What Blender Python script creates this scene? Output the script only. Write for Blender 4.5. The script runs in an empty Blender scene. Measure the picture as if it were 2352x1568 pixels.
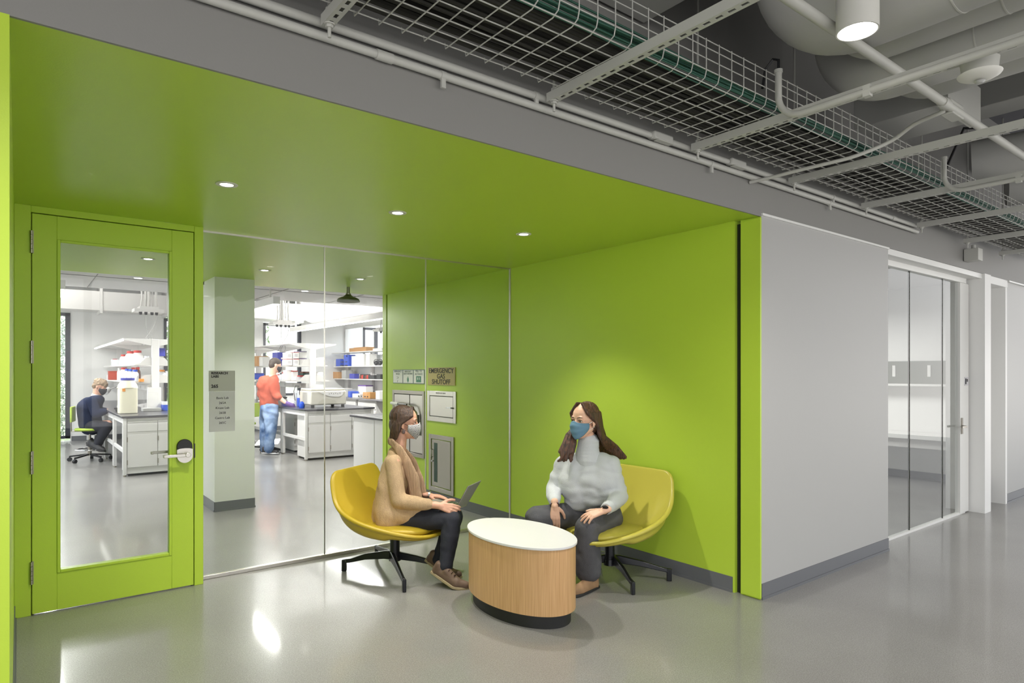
import bpy, bmesh, math, random
from mathutils import Vector, Matrix, noise
random.seed(7)
S = bpy.context.scene
COL = S.collection
# ---------------------------------------------------------------- camera
FPX, CAMH, HOR = 1473.0, 1.5, 855.0
YAW = math.radians(37.59)
FW = Vector((math.sin(YAW), math.cos(YAW), 0)); RT = Vector((math.cos(YAW), -math.sin(YAW), 0))
cam = bpy.data.cameras.new('camera'); camo = bpy.data.objects.new('camera', cam); COL.objects.link(camo)
camo.location = (0, 0, CAMH); camo.rotation_euler = (math.pi/2, 0, -YAW)
cam.sensor_width = 36; cam.lens = FPX/2352*36; cam.shift_y = (HOR-784)/2352; cam.clip_start = .05
S.camera = camo
# ---------------------------------------------------------------- look
S.view_settings.view_transform = 'Standard'; S.view_settings.look = 'None'
S.view_settings.gamma = 1; S.view_settings.use_curve_mapping = False
S.view_settings.exposure = 0.22
# ---------------------------------------------------------------- sky and sun
W = bpy.data.worlds.new('sky'); S.world = W; W.use_nodes = True
nt = W.node_tree; bg = nt.nodes['Background']
tc = nt.nodes.new('ShaderNodeTexCoord'); sp = nt.nodes.new('ShaderNodeSeparateXYZ')
rp = nt.nodes.new('ShaderNodeValToRGB'); nt.links.new(tc.outputs['Generated'], sp.inputs[0])
nt.links.new(sp.outputs['Z'], rp.inputs[0]); nt.links.new(rp.outputs[0], bg.inputs[0])
rp.color_ramp.elements[0].position = 0.0; rp.color_ramp.elements[0].color = (1, .975, .95, 1)
rp.color_ramp.elements[1].position = 0.6; rp.color_ramp.elements[1].color = (.78, .87, 1, 1)
bg.inputs[1].default_value = 2.5
sl = bpy.data.lights.new('sun', 'SUN'); sl.energy = 9; sl.angle = math.radians(.6); sl.color = (1, .96, .9)
so = bpy.data.objects.new('sun', sl); COL.objects.link(so); so.location = (4, 30, 12)
SUN_DIR = Vector((-.31, -.85, -.36)).normalized(); so.rotation_euler = SUN_DIR.to_track_quat('-Z', 'Y').to_euler()

def area_lamp(name, loc, size, power, rot=(0, 0, 0), color=(1, .97, .93)):
    l = bpy.data.lights.new(name, 'AREA'); l.shape = 'RECTANGLE'; l.size, l.size_y = size; l.energy = power; l.color = color
    o = bpy.data.objects.new(name, l); COL.objects.link(o); o.location = loc; o.rotation_euler = rot
    return o
def spot_lamp(name, loc, power, angle=100, blend=.6, size=.05, color=(1, .96, .9)):
    l = bpy.data.lights.new(name, 'SPOT'); l.energy = power; l.spot_size = math.radians(angle); l.spot_blend = blend
    l.shadow_soft_size = size; l.color = color
    o = bpy.data.objects.new(name, l); COL.objects.link(o); o.location = loc
    return o
area_lamp('office_linear_lamp', (8.3, 4.4, 2.38), (.9, .04), 42, color=(1, .98, .95))

# ---------------------------------------------------------------- helpers
def P(u, v, d):
    'a point at depth d seen at pixel (u, v) of the 2352x1568 frame'
    return Vector((0, 0, CAMH)) + FW*d + RT*((u-1176)/FPX*d) + Vector((0, 0, (HOR-v)/FPX*d))
def PY(u, v, Y):
    'the point of the vertical plane y = Y seen at pixel (u, v)'
    q = FW*FPX + RT*(u-1176) + Vector((0, 0, HOR-v)); return Vector((0, 0, CAMH)) + q*(Y/q.y)
def RD(r, d, z): return RT*r + FW*d + Vector((0, 0, z))
def lin(c):
    if isinstance(c, str): c = [int(c[i:i+2], 16)/255 for i in (0, 2, 4)]
    return tuple((x/12.92 if x <= .04045 else ((x+.055)/1.055)**2.4) for x in c[:3]) + (1,)
MATS = {}
def mat(name, col, rough=.5, metal=0, coat=0, emis=0, bump=None, var=None, spec=.5, trans=0):
    m = bpy.data.materials.new(name); m.use_nodes = True; n = m.node_tree; b = n.nodes['Principled BSDF']
    c = lin(col); b.inputs['Base Color'].default_value = c; b.inputs['Roughness'].default_value = rough
    b.inputs['Metallic'].default_value = metal; b.inputs['Coat Weight'].default_value = coat
    b.inputs['Specular IOR Level'].default_value = spec
    b.inputs['Transmission Weight'].default_value = trans
    if emis: b.inputs['Emission Color'].default_value = c; b.inputs['Emission Strength'].default_value = emis
    tcn = n.nodes.new('ShaderNodeTexCoord'); mp = n.nodes.new('ShaderNodeMapping'); n.links.new(tcn.outputs['Object'], mp.inputs[0])
    if bump:
        sc, st, mapsc = bump
        mp.inputs['Scale'].default_value = mapsc
        t = n.nodes.new('ShaderNodeTexNoise'); t.inputs['Scale'].default_value = sc; t.inputs['Detail'].default_value = 4
        bm_ = n.nodes.new('ShaderNodeBump'); bm_.inputs['Strength'].default_value = st; bm_.inputs['Distance'].default_value = .01
        n.links.new(mp.outputs[0], t.inputs[0]); n.links.new(t.outputs[0], bm_.inputs['Height']); n.links.new(bm_.outputs[0], b.inputs['Normal'])
    if var:
        sc, amt = var[:2]; t2 = n.nodes.new('ShaderNodeTexNoise'); t2.inputs['Scale'].default_value = sc; t2.inputs['Detail'].default_value = 5
        n.links.new(mp.outputs[0] if bump else tcn.outputs['Object'], t2.inputs[0])
        mx = n.nodes.new('ShaderNodeMix'); mx.data_type = 'RGBA'
        c2 = lin(var[2]) if len(var) > 2 else tuple(x*(1-amt) for x in c[:3])+(1,)
        rr = n.nodes.new('ShaderNodeValToRGB'); rr.color_ramp.elements[0].position = .35; rr.color_ramp.elements[1].position = .65
        n.links.new(t2.outputs[0], rr.inputs[0]); n.links.new(rr.outputs[0], mx.inputs['Factor'])
        mx.inputs['A'].default_value = c; mx.inputs['B'].default_value = c2
        n.links.new(mx.outputs['Result'], b.inputs['Base Color'])
    MATS[name] = m
    return m
def glassmat(name, tint=(.97, .985, .975), refl=1.0, rough=0.0):
    m = bpy.data.materials.new(name); m.use_nodes = True; n = m.node_tree; n.nodes.remove(n.nodes['Principled BSDF'])
    o = n.nodes['Material Output']; t = n.nodes.new('ShaderNodeBsdfTransparent'); t.inputs[0].default_value = (*tint, 1)
    g = n.nodes.new('ShaderNodeBsdfGlossy'); g.inputs['Roughness'].default_value = rough
    f = n.nodes.new('ShaderNodeFresnel'); f.inputs[0].default_value = 1.3
    mm = n.nodes.new('ShaderNodeMath'); mm.operation = 'MULTIPLY'; mm.inputs[1].default_value = refl
    ge = n.nodes.new('ShaderNodeNewGeometry'); inv = n.nodes.new('ShaderNodeMath'); inv.operation = 'SUBTRACT'; inv.inputs[0].default_value = 1; n.links.new(ge.outputs['Backfacing'], inv.inputs[1])
    m2 = n.nodes.new('ShaderNodeMath'); m2.operation = 'MULTIPLY'; f.inputs[0].default_value = 1.42
    mx = n.nodes.new('ShaderNodeMixShader'); n.links.new(f.outputs[0], mm.inputs[0]); n.links.new(mm.outputs[0], m2.inputs[0]); n.links.new(inv.outputs[0], m2.inputs[1]); n.links.new(m2.outputs[0], mx.inputs[0])
    n.links.new(t.outputs[0], mx.inputs[1]); n.links.new(g.outputs[0], mx.inputs[2]); n.links.new(mx.outputs[0], o.inputs[0])
    MATS[name] = m; return m

def wmat(o):
    m = o.matrix_basis.copy()
    while o.parent: o = o.parent; m = o.matrix_basis @ m
    return m
def perp(a):
    a = a.normalized(); t = Vector((0, 0, 1)) if abs(a.z) < .9 else Vector((1, 0, 0))
    x = a.cross(t).normalized(); return x, a.cross(x).normalized()
class G:
    def __init__(s): s.v = []; s.f = []
    def add(s, vs, fs):
        k = len(s.v); s.v += [Vector(p) for p in vs]; s.f += [tuple(i+k for i in f) for f in fs]; return s
    def box(s, a, b):
        x0, y0, z0 = a; x1, y1, z1 = b
        return s.add([(x0,y0,z0),(x1,y0,z0),(x1,y1,z0),(x0,y1,z0),(x0,y0,z1),(x1,y0,z1),(x1,y1,z1),(x0,y1,z1)],
              [(0,3,2,1),(4,5,6,7),(0,1,5,4),(1,2,6,5),(2,3,7,6),(3,0,4,7)])
    def cbox(s, c, size, rot=0, M=None):
        R_ = M if M else Matrix.Rotation(rot, 3, 'Z'); h = [q/2 for q in size]; c = Vector(c)
        vs = [c + R_ @ Vector((sx*h[0], sy*h[1], sz*h[2])) for sz in (-1, 1) for sx, sy in ((-1,-1),(1,-1),(1,1),(-1,1))]
        return s.add(vs, [(0,3,2,1),(4,5,6,7),(0,1,5,4),(1,2,6,5),(2,3,7,6),(3,0,4,7)])
    def beam(s, a, b, w, h, up=(0, 0, 1)):
        a = Vector(a); b = Vector(b); ax = (b-a).normalized(); sd = ax.cross(Vector(up)).normalized(); u = sd.cross(ax)
        vs = [p + sd*(i*w/2) + u*(j*h/2) for p in (a, b) for i, j in ((-1,-1),(1,-1),(1,1),(-1,1))]
        return s.add(vs, [(0,1,2,3),(4,7,6,5),(0,4,5,1),(1,5,6,2),(2,6,7,3),(3,7,4,0)])
    def ring(s, c, x, y, rx, ry, n):
        k = len(s.v)
        for i in range(n):
            t = 2*math.pi*i/n; s.v.append(c + x*(rx*math.cos(t)) + y*(ry*math.sin(t)))
        return k
    def loft(s, rings, n, caps=True, closed=False):
        for a, b in zip(rings, rings[1:]):
            for i in range(n): j = (i+1) % n; s.f.append((a+i, a+j, b+j, b+i))
        if closed:
            a, b = rings[-1], rings[0]
            for i in range(n): j = (i+1) % n; s.f.append((a+i, a+j, b+j, b+i))
        elif caps:
            s.f.append(tuple(rings[0]+i for i in reversed(range(n)))); s.f.append(tuple(rings[-1]+i for i in range(n)))
    def cone(s, a, b, r0, r1=None, n=20):
        a = Vector(a); b = Vector(b); r1 = r0 if r1 is None else r1; x, y = perp(b-a)
        s.loft([s.ring(a, x, y, r0, r0, n), s.ring(b, x, y, r1, r1, n)], n); return s
    def tube(s, pts, r, n=10, closed=False):
        pts = [Vector(p) for p in pts]; rr = r if isinstance(r, (list, tuple)) else [r]*len(pts); rings = []; px = None
        for i, p in enumerate(pts):
            if closed: t = pts[(i+1) % len(pts)] - pts[i-1]
            else: t = pts[min(i+1, len(pts)-1)] - pts[max(i-1, 0)]
            t.normalize()
            if px is None: px, _ = perp(t)
            px = (px - t*px.dot(t)).normalized(); py = t.cross(px)
            rings.append(s.ring(p, px, py, rr[i], rr[i], n))
        s.loft(rings, n, closed=closed); return s
    def lathe(s, prof, c=(0, 0, 0), n=28, M=None):
        c = Vector(c); X = Vector((1, 0, 0)); Y = Vector((0, 1, 0)); Z = Vector((0, 0, 1))
        if M: X, Y, Z = M @ X, M @ Y, M @ Z
        s.loft([s.ring(c+Z*z, X, Y, max(r, 1e-4), max(r, 1e-4), n) for r, z in prof], n); return s
    def ell(s, c, rx, ry, rz, M=None, n=20, m=12):
        c = Vector(c); X = Vector((1, 0, 0)); Y = Vector((0, 1, 0)); Z = Vector((0, 0, 1))
        if M: X, Y, Z = M @ X, M @ Y, M @ Z
        s.loft([s.ring(c+Z*(rz*math.sin(t)), X, Y, rx*max(math.cos(t), .02), ry*max(math.cos(t), .02), n)
                for t in [math.pi*(k/m-.5) for k in range(m+1)]], n); return s
    def cap(s, a, b, r0, r1, flat=None, n=18):
        'tapered capsule, flat=(direction, factor) squeezes the section along a direction'
        a = Vector(a); b = Vector(b); ax = b-a; L = ax.length
        if L < 1e-6: return s.ell(a, r0, r0, r0)
        ax.normalize()
        if flat:
            x = Vector(flat[0]); x = x - ax*x.dot(ax)
            if x.length < 1e-4: x, y = perp(ax)
            else: x.normalize(); y = ax.cross(x)
            fx = flat[1]
        else: x, y = perp(ax); fx = 1
        rings = []
        for k in range(6): t = math.pi/2*(1-k/5); rr = max(r0*math.cos(t), r0*.03); rings.append(s.ring(a-ax*(r0*math.sin(t)*min(1, fx*1.2)), x, y, rr*fx, rr, n))
        for k in range(6): t = math.pi/2*(k/5); rr = max(r1*math.cos(t), r1*.03); rings.append(s.ring(b+ax*(r1*math.sin(t)*min(1, fx*1.2)), x, y, rr*fx, rr, n))
        s.loft(rings, n); return s
    def limb(s, pts, rad, flat=None):
        for i in range(len(pts)-1): s.cap(pts[i], pts[i+1], rad[i], rad[i+1], flat)
        return s
    def prism(s, pts2, z0, z1, M=None):
        n = len(pts2); vs = [Vector((x, y, z)) for z in (z0, z1) for x, y in pts2]
        if M: vs = [M @ p for p in vs]
        return s.add(vs, [tuple(reversed(range(n))), tuple(range(n, 2*n))] + [(i, (i+1) % n, n+(i+1) % n, n+i) for i in range(n)])
    def build(s, name, m, parent=None, bevel=0, angle=35, kind=None, label=None, cat=None, group=None, voxel=0, smooth=0, wr=None, fix=True):
        me = bpy.data.meshes.new(name); me.from_pydata([tuple(p) for p in s.v], [], s.f)
        if fix:
            b = bmesh.new(); b.from_mesh(me); bmesh.ops.recalc_face_normals(b, faces=b.faces); b.to_mesh(me); b.free()
        if voxel:
            t = bpy.data.objects.new('t', me); COL.objects.link(t)
            md = t.modifiers.new('r', 'REMESH'); md.mode = 'VOXEL'; md.voxel_size = voxel; md.use_smooth_shade = True
            if smooth: md = t.modifiers.new('s', 'SMOOTH'); md.factor = .5; md.iterations = smooth
            dg = bpy.context.evaluated_depsgraph_get(); me2 = bpy.data.meshes.new_from_object(t.evaluated_get(dg))
            bpy.data.objects.remove(t); bpy.data.meshes.remove(me); me = me2; me.name = name
            if wr:
                amp, fr, off = wr[:3]; st = Vector(wr[3]) if len(wr) > 3 else Vector((1, 1, 1))
                ns = [v.normal.copy() for v in me.vertices]
                for v, nn in zip(me.vertices, ns):
                    q = Vector((v.co.x*st.x, v.co.y*st.y, v.co.z*st.z))*fr + Vector((off, off, off))
                    v.co += nn*amp*(noise.noise(q + Vector(noise.noise_vector(q*.7))*.9) + .22*abs(noise.noise(q*1.7 + Vector(noise.noise_vector(q*.9))*.8)))
            me.shade_smooth()
        else:
            me.shade_smooth(); me.set_sharp_from_angle(angle=math.radians(angle))
        me.materials.append(MATS[m] if isinstance(m, str) else m)
        o = bpy.data.objects.new(name, me); COL.objects.link(o)
        if parent:
            o.parent = parent; me.transform(wmat(parent).inverted())
        else:
            lo = Vector([min(v.co[i] for v in me.vertices) for i in range(3)]); hi = Vector([max(v.co[i] for v in me.vertices) for i in range(3)])
            base = Vector(((lo.x+hi.x)/2, (lo.y+hi.y)/2, lo.z))
            if kind != 'structure': me.transform(Matrix.Translation(-base)); o.location = base
        if bevel:
            md = o.modifiers.new('bevel', 'BEVEL'); md.width = bevel; md.segments = 2; md.limit_method = 'ANGLE'; md.angle_limit = math.radians(40)
        if kind: o['kind'] = kind
        tag(o, label, cat, group); return o
def tag(o, label=None, cat=None, group=None):
    if label: o['label'] = label
    if cat: o['category'] = cat
    if group: o['group'] = group
    return o
def root(name, loc, label, cat, group=None, rz=0):
    o = bpy.data.objects.new(name, None); COL.objects.link(o); o.location = loc; o.rotation_euler = (0, 0, rz); o.empty_display_size = .1
    return tag(o, label, cat, group)
def dup(o, loc=None, rz=None, label=None, parent=None):
    kids = [c for c in bpy.data.objects if c.parent == o]
    c = o.copy(); COL.objects.link(c)
    if parent: c.parent = parent
    if loc is not None: c.location = loc
    if rz is not None: c.rotation_euler = (0, 0, rz)
    if label: c['label'] = label
    for k in kids: dup(k, parent=c)
    return c
def text(body, loc, size, m, parent, rot, align='CENTER', bold=0, sx=1, name='lettering', ext=.0006):
    cu = bpy.data.curves.new(name, 'FONT'); cu.body = body; cu.size = size; cu.align_x = align; cu.align_y = 'CENTER'
    cu.offset = bold; cu.extrude = ext; cu.resolution_u = 3; cu.materials.append(MATS[m])
    t = bpy.data.objects.new(name, cu); COL.objects.link(t)
    me = bpy.data.meshes.new_from_object(t.evaluated_get(bpy.context.evaluated_depsgraph_get())); me.name = name
    bpy.data.objects.remove(t); bpy.data.curves.remove(cu)
    o = bpy.data.objects.new(name, me); COL.objects.link(o); o.parent = parent
    Mw = Matrix.Translation(Vector(loc)) @ rot.to_4x4() @ Matrix.Diagonal((sx, 1, 1, 1))
    o.matrix_basis = wmat(parent).inverted() @ Mw
    return o
ROT_NY = Matrix.Rotation(math.pi/2, 3, 'X')                                   # faces -Y
ROT_NX = Matrix.Rotation(-math.pi/2, 3, 'Z') @ Matrix.Rotation(math.pi/2, 3, 'X')   # faces -X

# ---------------------------------------------------------------- materials
mat('green_paint', 'b3ce43', .34, bump=(180, .05, (1, 1, 1)), spec=.32)
mat('white_paint', 'e4e4e2', .55, bump=(200, .05, (1, 1, 1)))
mat('corridor_paint', 'aaaaa8', .5, bump=(200, .05, (1, 1, 1)))
mat('grey_paint', '83827f', .6, bump=(150, .05, (1, 1, 1)))
mat('deck_paint', '55555a', .8)
mat('duct_paint', 'a9a9a5', .6, bump=(30, .12, (1, 1, 1)))
mat('steel_paint', 'b4b4ae', .5)
mat('white_trim', 'dededb', .4)
mat('base_rubber', '64666a', .45)
mat('dark_gap', '20240f', .9)
mat('steel', 'a09b92', .32, 1, bump=(60, .06, (1, 1, 30)))
mat('steel_light', 'c8c4bd', .3, 1, bump=(60, .05, (1, 1, 30)))
mat('chrome', 'd8d8da', .12, 1)
mat('black_plastic', '17171a', .45)
mat('black_metal', '1d1e22', .32, .3)
mat('cable_green', '1d4f3f', .6)
mat('cable_dark', '26251f', .8)
mat('lens_glow', 'fffaf2', .5, emis=14)
mat('led_glow', 'fffdf8', .5, emis=6)
mat('lamp_shell', 'd0cfc9', .5)
mat('sign_grey', 'b5b4b0', .5)
mat('sign_white', 'c9c8cb', .4)
mat('sign_gold', 'b29f5c', .45, bump=(80, .05, (1, 30, 1)))
mat('ink', '1f1c18', .6)
mat('ink_grey', '3a3a3c', .6)
mat('sign_green', '2e7a60', .5)
mat('sign_border', '52656a', .5)
mat('table_white', 'd6d5d4', .35)
mat('plinth_black', '191919', .5)
mat('yellow_leather', 'b59b2c', .38, bump=(350, .08, (1, 1, 1)))
mat('pale_leather', 'bcb24a', .28, bump=(350, .08, (1, 1, 1)))
mat('lab_white', 'd8d6d4', .4)
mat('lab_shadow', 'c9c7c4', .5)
mat('worktop_black', '3b3a3f', .3, coat=.2)
mat('worktop_grey', '77757a', .3)
mat('seat_green', '9fb83c', .5)
mat('frame_dark', '2c2e38', .4)
mat('cardboard', 'b98a55', .8)
mat('blue_plastic', '1c4fc8', .4)
mat('blue_dark', '2b339e', .5)
mat('red_plastic', 'b5261c', .45)
mat('terracotta', 'a5381f', .6)
mat('orange_plastic', 'd8892a', .5)
mat('milky', 'd8d3bd', .4)
mat('bottle_white', 'e9e6e3', .35)
mat('amber', '5b2d16', .3)
mat('paper', 'ecebe8', .7)
mat('purple', '5d3a86', .5)
mat('teal_dark', '1f4038', .5)
mat('beige_device', 'c6c2b6', .45)
mat('grey_device', 'a6a6a4', .45)
mat('plastic_clear', 'dfe2e6', .15, spec=.6)
mat('foliage', '4f6a38', .8, var=(6, .5, 'a9bd93'))
mat('foliage_silver', '5d6a55', .8, var=(14, .5, 'c9d3cc'))
mat('bark', '4a4036', .9)
mat('mint', 'b9d0cc', .5)
mat('office_band', '62685f', .35)
glassmat('glass', (.965, .98, .975))
glassmat('glass_plain', (.99, .99, .99), .7)
m = mat('tile_ceiling', 'd2d1d0', .8)
# floor: ground and polished concrete with fine aggregate
m = mat('concrete', '9a9996', .2); n = m.node_tree; b = n.nodes['Principled BSDF']
tcn = n.nodes.new('ShaderNodeTexCoord')
n1 = n.nodes.new('ShaderNodeTexNoise'); n1.inputs['Scale'].default_value = .9; n1.inputs['Detail'].default_value = 6
n2 = n.nodes.new('ShaderNodeTexVoronoi'); n2.inputs['Scale'].default_value = 130
n3 = n.nodes.new('ShaderNodeTexNoise'); n3.inputs['Scale'].default_value = 170; n3.inputs['Detail'].default_value = 3
for q in (n1, n2, n3): n.links.new(tcn.outputs['Object'], q.inputs[0])
r1 = n.nodes.new('ShaderNodeValToRGB'); r1.color_ramp.elements[0].position = .3; r1.color_ramp.elements[1].position = .7
r1.color_ramp.elements[0].color = lin('888683'); r1.color_ramp.elements[1].color = lin('999895')
n.links.new(n1.outputs[0], r1.inputs[0])
mx = n.nodes.new('ShaderNodeMix'); mx.data_type = 'RGBA'; mx.blend_type = 'MULTIPLY'; mx.inputs['Factor'].default_value = 1
r2 = n.nodes.new('ShaderNodeValToRGB'); r2.color_ramp.elements[0].position = .42; r2.color_ramp.elements[1].position = .58
r2.color_ramp.elements[0].color = (.72, .71, .7, 1); r2.color_ramp.elements[1].color = (1.0, 1, 1, 1)
n.links.new(n3.outputs[0], r2.inputs[0])
n.links.new(r1.outputs[0], mx.inputs['A']); n.links.new(r2.outputs[0], mx.inputs['B'])
mx2 = n.nodes.new('ShaderNodeMix'); mx2.data_type = 'RGBA'; mx2.blend_type = 'MULTIPLY'; mx2.inputs['Factor'].default_value = .5
r3 = n.nodes.new('ShaderNodeValToRGB'); r3.color_ramp.elements[0].position = .0; r3.color_ramp.elements[1].position = 1
r3.color_ramp.elements[0].color = (.8, .79, .78, 1); r3.color_ramp.elements[1].color = (1.1, 1.1, 1.1, 1)
n.links.new(n2.outputs['Color'], r3.inputs[0])
n.links.new(mx.outputs['Result'], mx2.inputs['A']); n.links.new(r3.outputs[0], mx2.inputs['B'])
n.links.new(mx2.outputs['Result'], b.inputs['Base Color'])
b.inputs['Coat Weight'].default_value = .38; b.inputs['Coat Roughness'].default_value = .08; b.inputs['Roughness'].default_value = .32
# oak veneer with fine vertical grain
m = mat('oak', 'c39a67', .45); n = m.node_tree; b = n.nodes['Principled BSDF']
tcn = n.nodes.new('ShaderNodeTexCoord'); mp = n.nodes.new('ShaderNodeMapping'); mp.inputs['Scale'].default_value = (60, 60, 1.2)
n1 = n.nodes.new('ShaderNodeTexNoise'); n1.inputs['Scale'].default_value = 3; n1.inputs['Detail'].default_value = 6
n.links.new(tcn.outputs['Object'], mp.inputs[0]); n.links.new(mp.outputs[0], n1.inputs[0])
r1 = n.nodes.new('ShaderNodeValToRGB'); r1.color_ramp.elements[0].position = .3; r1.color_ramp.elements[1].position = .7
r1.color_ramp.elements[0].color = lin('b38b5a'); r1.color_ramp.elements[1].color = lin('cba273')
n.links.new(n1.outputs[0], r1.inputs[0]); n.links.new(r1.outputs[0], b.inputs['Base Color'])
# ================================================================ the setting
XL, XR, YW, YG, ZS = -.02, 3.865, 2.35, 5.05, 2.53
def st(name, g, m, **k): return g.build(name, m, kind='structure', **k)
st('floor', G().box((-7, -4, -.12), (17, 17.2, 0)), 'concrete')
# green entrance niche
st('ceiling', G().box((XL-.1, YW+.012, ZS), (4.0, 7.9, ZS+.02)), 'green_paint')
st('wall_niche_right', G().box((XR, 2.535, 0), (XR+.1, 7.72, ZS)).box((XR, 7.755, 0), (XR+.1, 7.86, ZS)).box((XR, YW-.004, .012), (XR+.016, 2.488, ZS-.012)).box((XR+.016, YW+.002, 0), (XR+.1, 2.5, ZS)), 'green_paint')
st('trim_1', G().box((XR+.03, 2.48, 0), (XR+.09, 2.54, ZS-.02)).box((XR+.02, 7.71, 0), (XR+.09, 7.76, ZS)), 'dark_gap')
st('wall_niche_left', G().box((XL-.1, 2.42, 0), (XL, 7.86, ZS)).box((XL-.035, YW-.004, 0), (XL, 2.41, ZS)), 'green_paint')
st('trim_2', G().box((XL-.09, 2.405, 0), (XL-.03, 2.425, ZS-.02)), 'dark_gap')
# corridor wall, bulkhead above it
st('wall_corridor', G().box((XR+.02, YW, 0), (5.81, YW+.12, 2.535)).box((8.97, YW+.02, 0), (16, YW+.12, 2.535)).box((-7, YW, 0), (XL-.037, YW+.12, 2.535)), 'corridor_paint')
st('trim_3', G().box((XR+.02, YW-.012, 2.535), (5.81, YW+.02, 2.55)).box((8.97, YW-.012, 2.535), (16, YW+.02, 2.55)), 'white_trim')
st('wall_bulkhead', G().box((-7, YW, 2.551), (16, YW+.15, 4.3)).box((-7, YW, ZS-.001), (XR+.018, YW+.012, 2.551)), 'grey_paint')
def coved(g, a, b, nrm, h=.105):
    'rubber base with a small foot'
    a = Vector(a); b = Vector(b); nn = Vector(nrm)
    for t, z0, z1 in ((.006, .016, h), (.012, 0, .018)):
        p = [a, b, b+nn*t, a+nn*t]; lo = [(q.x, q.y) for q in p]
        g.prism(lo, z0, z1)
    return g
st('baseboard_corridor', coved(coved(G(), (XR+.02, YW, 0), (5.81, YW, 0), (0, -1, 0)), (8.97, YW+.02, 0), (16, YW+.02, 0), (0, -1, 0)), 'base_rubber')
st('baseboard_niche_right', coved(coved(G(), (XR, 2.55, 0), (XR, YG-.01, 0), (-1, 0, 0)), (XR, YG+.02, 0), (XR, 7.71, 0), (-1, 0, 0)), 'base_rubber')
st('baseboard_niche_left', coved(G(), (XL, 2.42, 0), (XL, 4.9, 0), (1, 0, 0), .09), 'base_rubber')
# unseen outer side of the corridor behind the camera: openings added for soft daylight
g = G().box((-7, -4.1, 0), (17, -4, .5)).box((-7, -4.1, 3.2), (17, -4, 4.3))
for i in range(13): g.box((-7+i*2-.06, -4.1, .5), (-7+i*2+.06, -4, 3.2))
st('wall_outer', g, 'white_paint')
st('ceiling_deck', G().box((-7, -4.1, 4.25), (17, YW+.1, 4.4)), 'deck_paint')
# glass front of the laboratory: three panes in a slim channel
for i, (a, b) in enumerate(((1.045, 1.964), (1.972, 2.903), (2.911, XR-.008))):
    st('window_%d' % (i+1), G().box((a, YG-.005, .028), (b, YG+.005, ZS-.008)), 'glass')
st('trim_4', G().box((1.04, YG-.018, 0), (XR, YG+.018, .028)), 'steel_light', bevel=.003)
g = G()
for x in (1.968, 2.907): g.box((x-.0035, YG-.006, .028), (x+.0035, YG+.006, ZS))
g.box((XR-.008, YG-.012, .028), (XR, YG+.012, ZS)).box((1.04, YG-.008, ZS-.012), (XR-.008, YG+.008, ZS))
st('trim_5', g, 'steel_light')
# door frame and door
YD = 4.94
fr = st('door_frame', G().box((XL, YD, 0), (.062, YG+.05, ZS)).box((.982, YD, 0), (1.04, YG+.05, ZS)).box((.062, YD, 2.488), (.982, YG+.05, ZS)).box((.061, YD+.048, 0), (.078, YD+.07, 2.488)).box((.966, YD+.048, 0), (.983, YD+.07, 2.488)).box((.078, YD+.048, 2.472), (.966, YD+.07, 2.489)), 'green_paint', bevel=.002)
fr.name = 'trim_6'
dr = root('door_1', (.067, YD, 0), 'lime green laboratory door with one tall glass pane', 'door'); dr['kind'] = 'structure'
g = G(); x0, x1, z0, z1 = .067, .977, .008, 2.482; gx0, gx1, gz0, gz1 = .193, .84, .24, 2.335
g.box((x0, YD, z0), (gx0, YD+.045, z1)).box((gx1, YD, z0), (x1, YD+.045, z1)).box((gx0, YD, z0), (gx1, YD+.045, gz0)).box((gx0, YD, gz1), (gx1, YD+.045, z1))
g.build('door_panel', 'green_paint', dr, bevel=.002)
g = G()
w = .018
g.box((gx0, YD-.006, gz0), (gx0+w, YD+.05, gz1)).box((gx1-w, YD-.006, gz0), (gx1, YD+.05, gz1)).box((gx0+w, YD-.006, gz0), (gx1-w, YD+.05, gz0+w)).box((gx0+w, YD-.006, gz1-w), (gx1-w, YD+.05, gz1))
g.build('glazing_bead', 'green_paint', dr, bevel=.003)
G().box((gx0+w, YD+.018, gz0+w), (gx1-w, YD+.026, gz1-w)).build('glass_pane', 'glass', dr)
for z in (2.305, 1.626, .944, .265):
    g = G()
    for k in range(5): g.cone((.064, YD-.008, z-.07+k*.028), (.064, YD-.008, z-.044+k*.028), .0085, n=12)
    g.box((.066, YD-.004, z-.07), (.075, YD+.001, z+.07)); g.build('hinge', 'steel', dr)
hx, hz = .917, .944
def stadium(cx, cz, r, h, n=16):
    return [(cx+r*math.cos(math.pi*k/n), cz+h/2+r*math.sin(math.pi*k/n)) for k in range(n+1)] + [(cx+r*math.cos(math.pi+math.pi*k/n), cz-h/2+r*math.sin(math.pi+math.pi*k/n)) for k in range(n+1)]
MY = Matrix(((1, 0, 0), (0, 0, -1), (0, 1, 0))).to_4x4()
k = G().prism(stadium(hx, hz+.01, .049, .065), 4.918*1, 4.94, Matrix(((1,0,0,0),(0,0,1,0),(0,1,0,0),(0,0,0,1)))).build('card_reader', 'black_plastic', dr, bevel=.003)
pl = G().prism([(hx+.0495*math.cos(t), hz-.022+.0495*math.sin(t)) for t in [math.pi+math.pi*i/16 for i in range(17)]] + [(hx+.0495, hz+.022), (hx+.03, hz+.028), (hx, hz+.03), (hx-.03, hz+.028), (hx-.0495, hz+.022)], 4.912, 4.925, Matrix(((1,0,0,0),(0,0,1,0),(0,1,0,0),(0,0,0,1)))).build('lock_plate', 'steel_light', dr)
g = G().cone((hx+.002, YD-.02, hz-.012), (hx+.002, YD-.075, hz-.012), .014, .012).cbox((hx-.06, YD-.075, hz-.014), (.15, .012, .02)).cbox((hx-.132, YD-.058, hz-.014), (.014, .045, .02))
g.cone((hx+.01, YD-.065, hz-.012), (hx+.01, YD-.085, hz-.012), .017)
g.build('lever_handle', 'steel_light', dr, bevel=.002)
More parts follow.
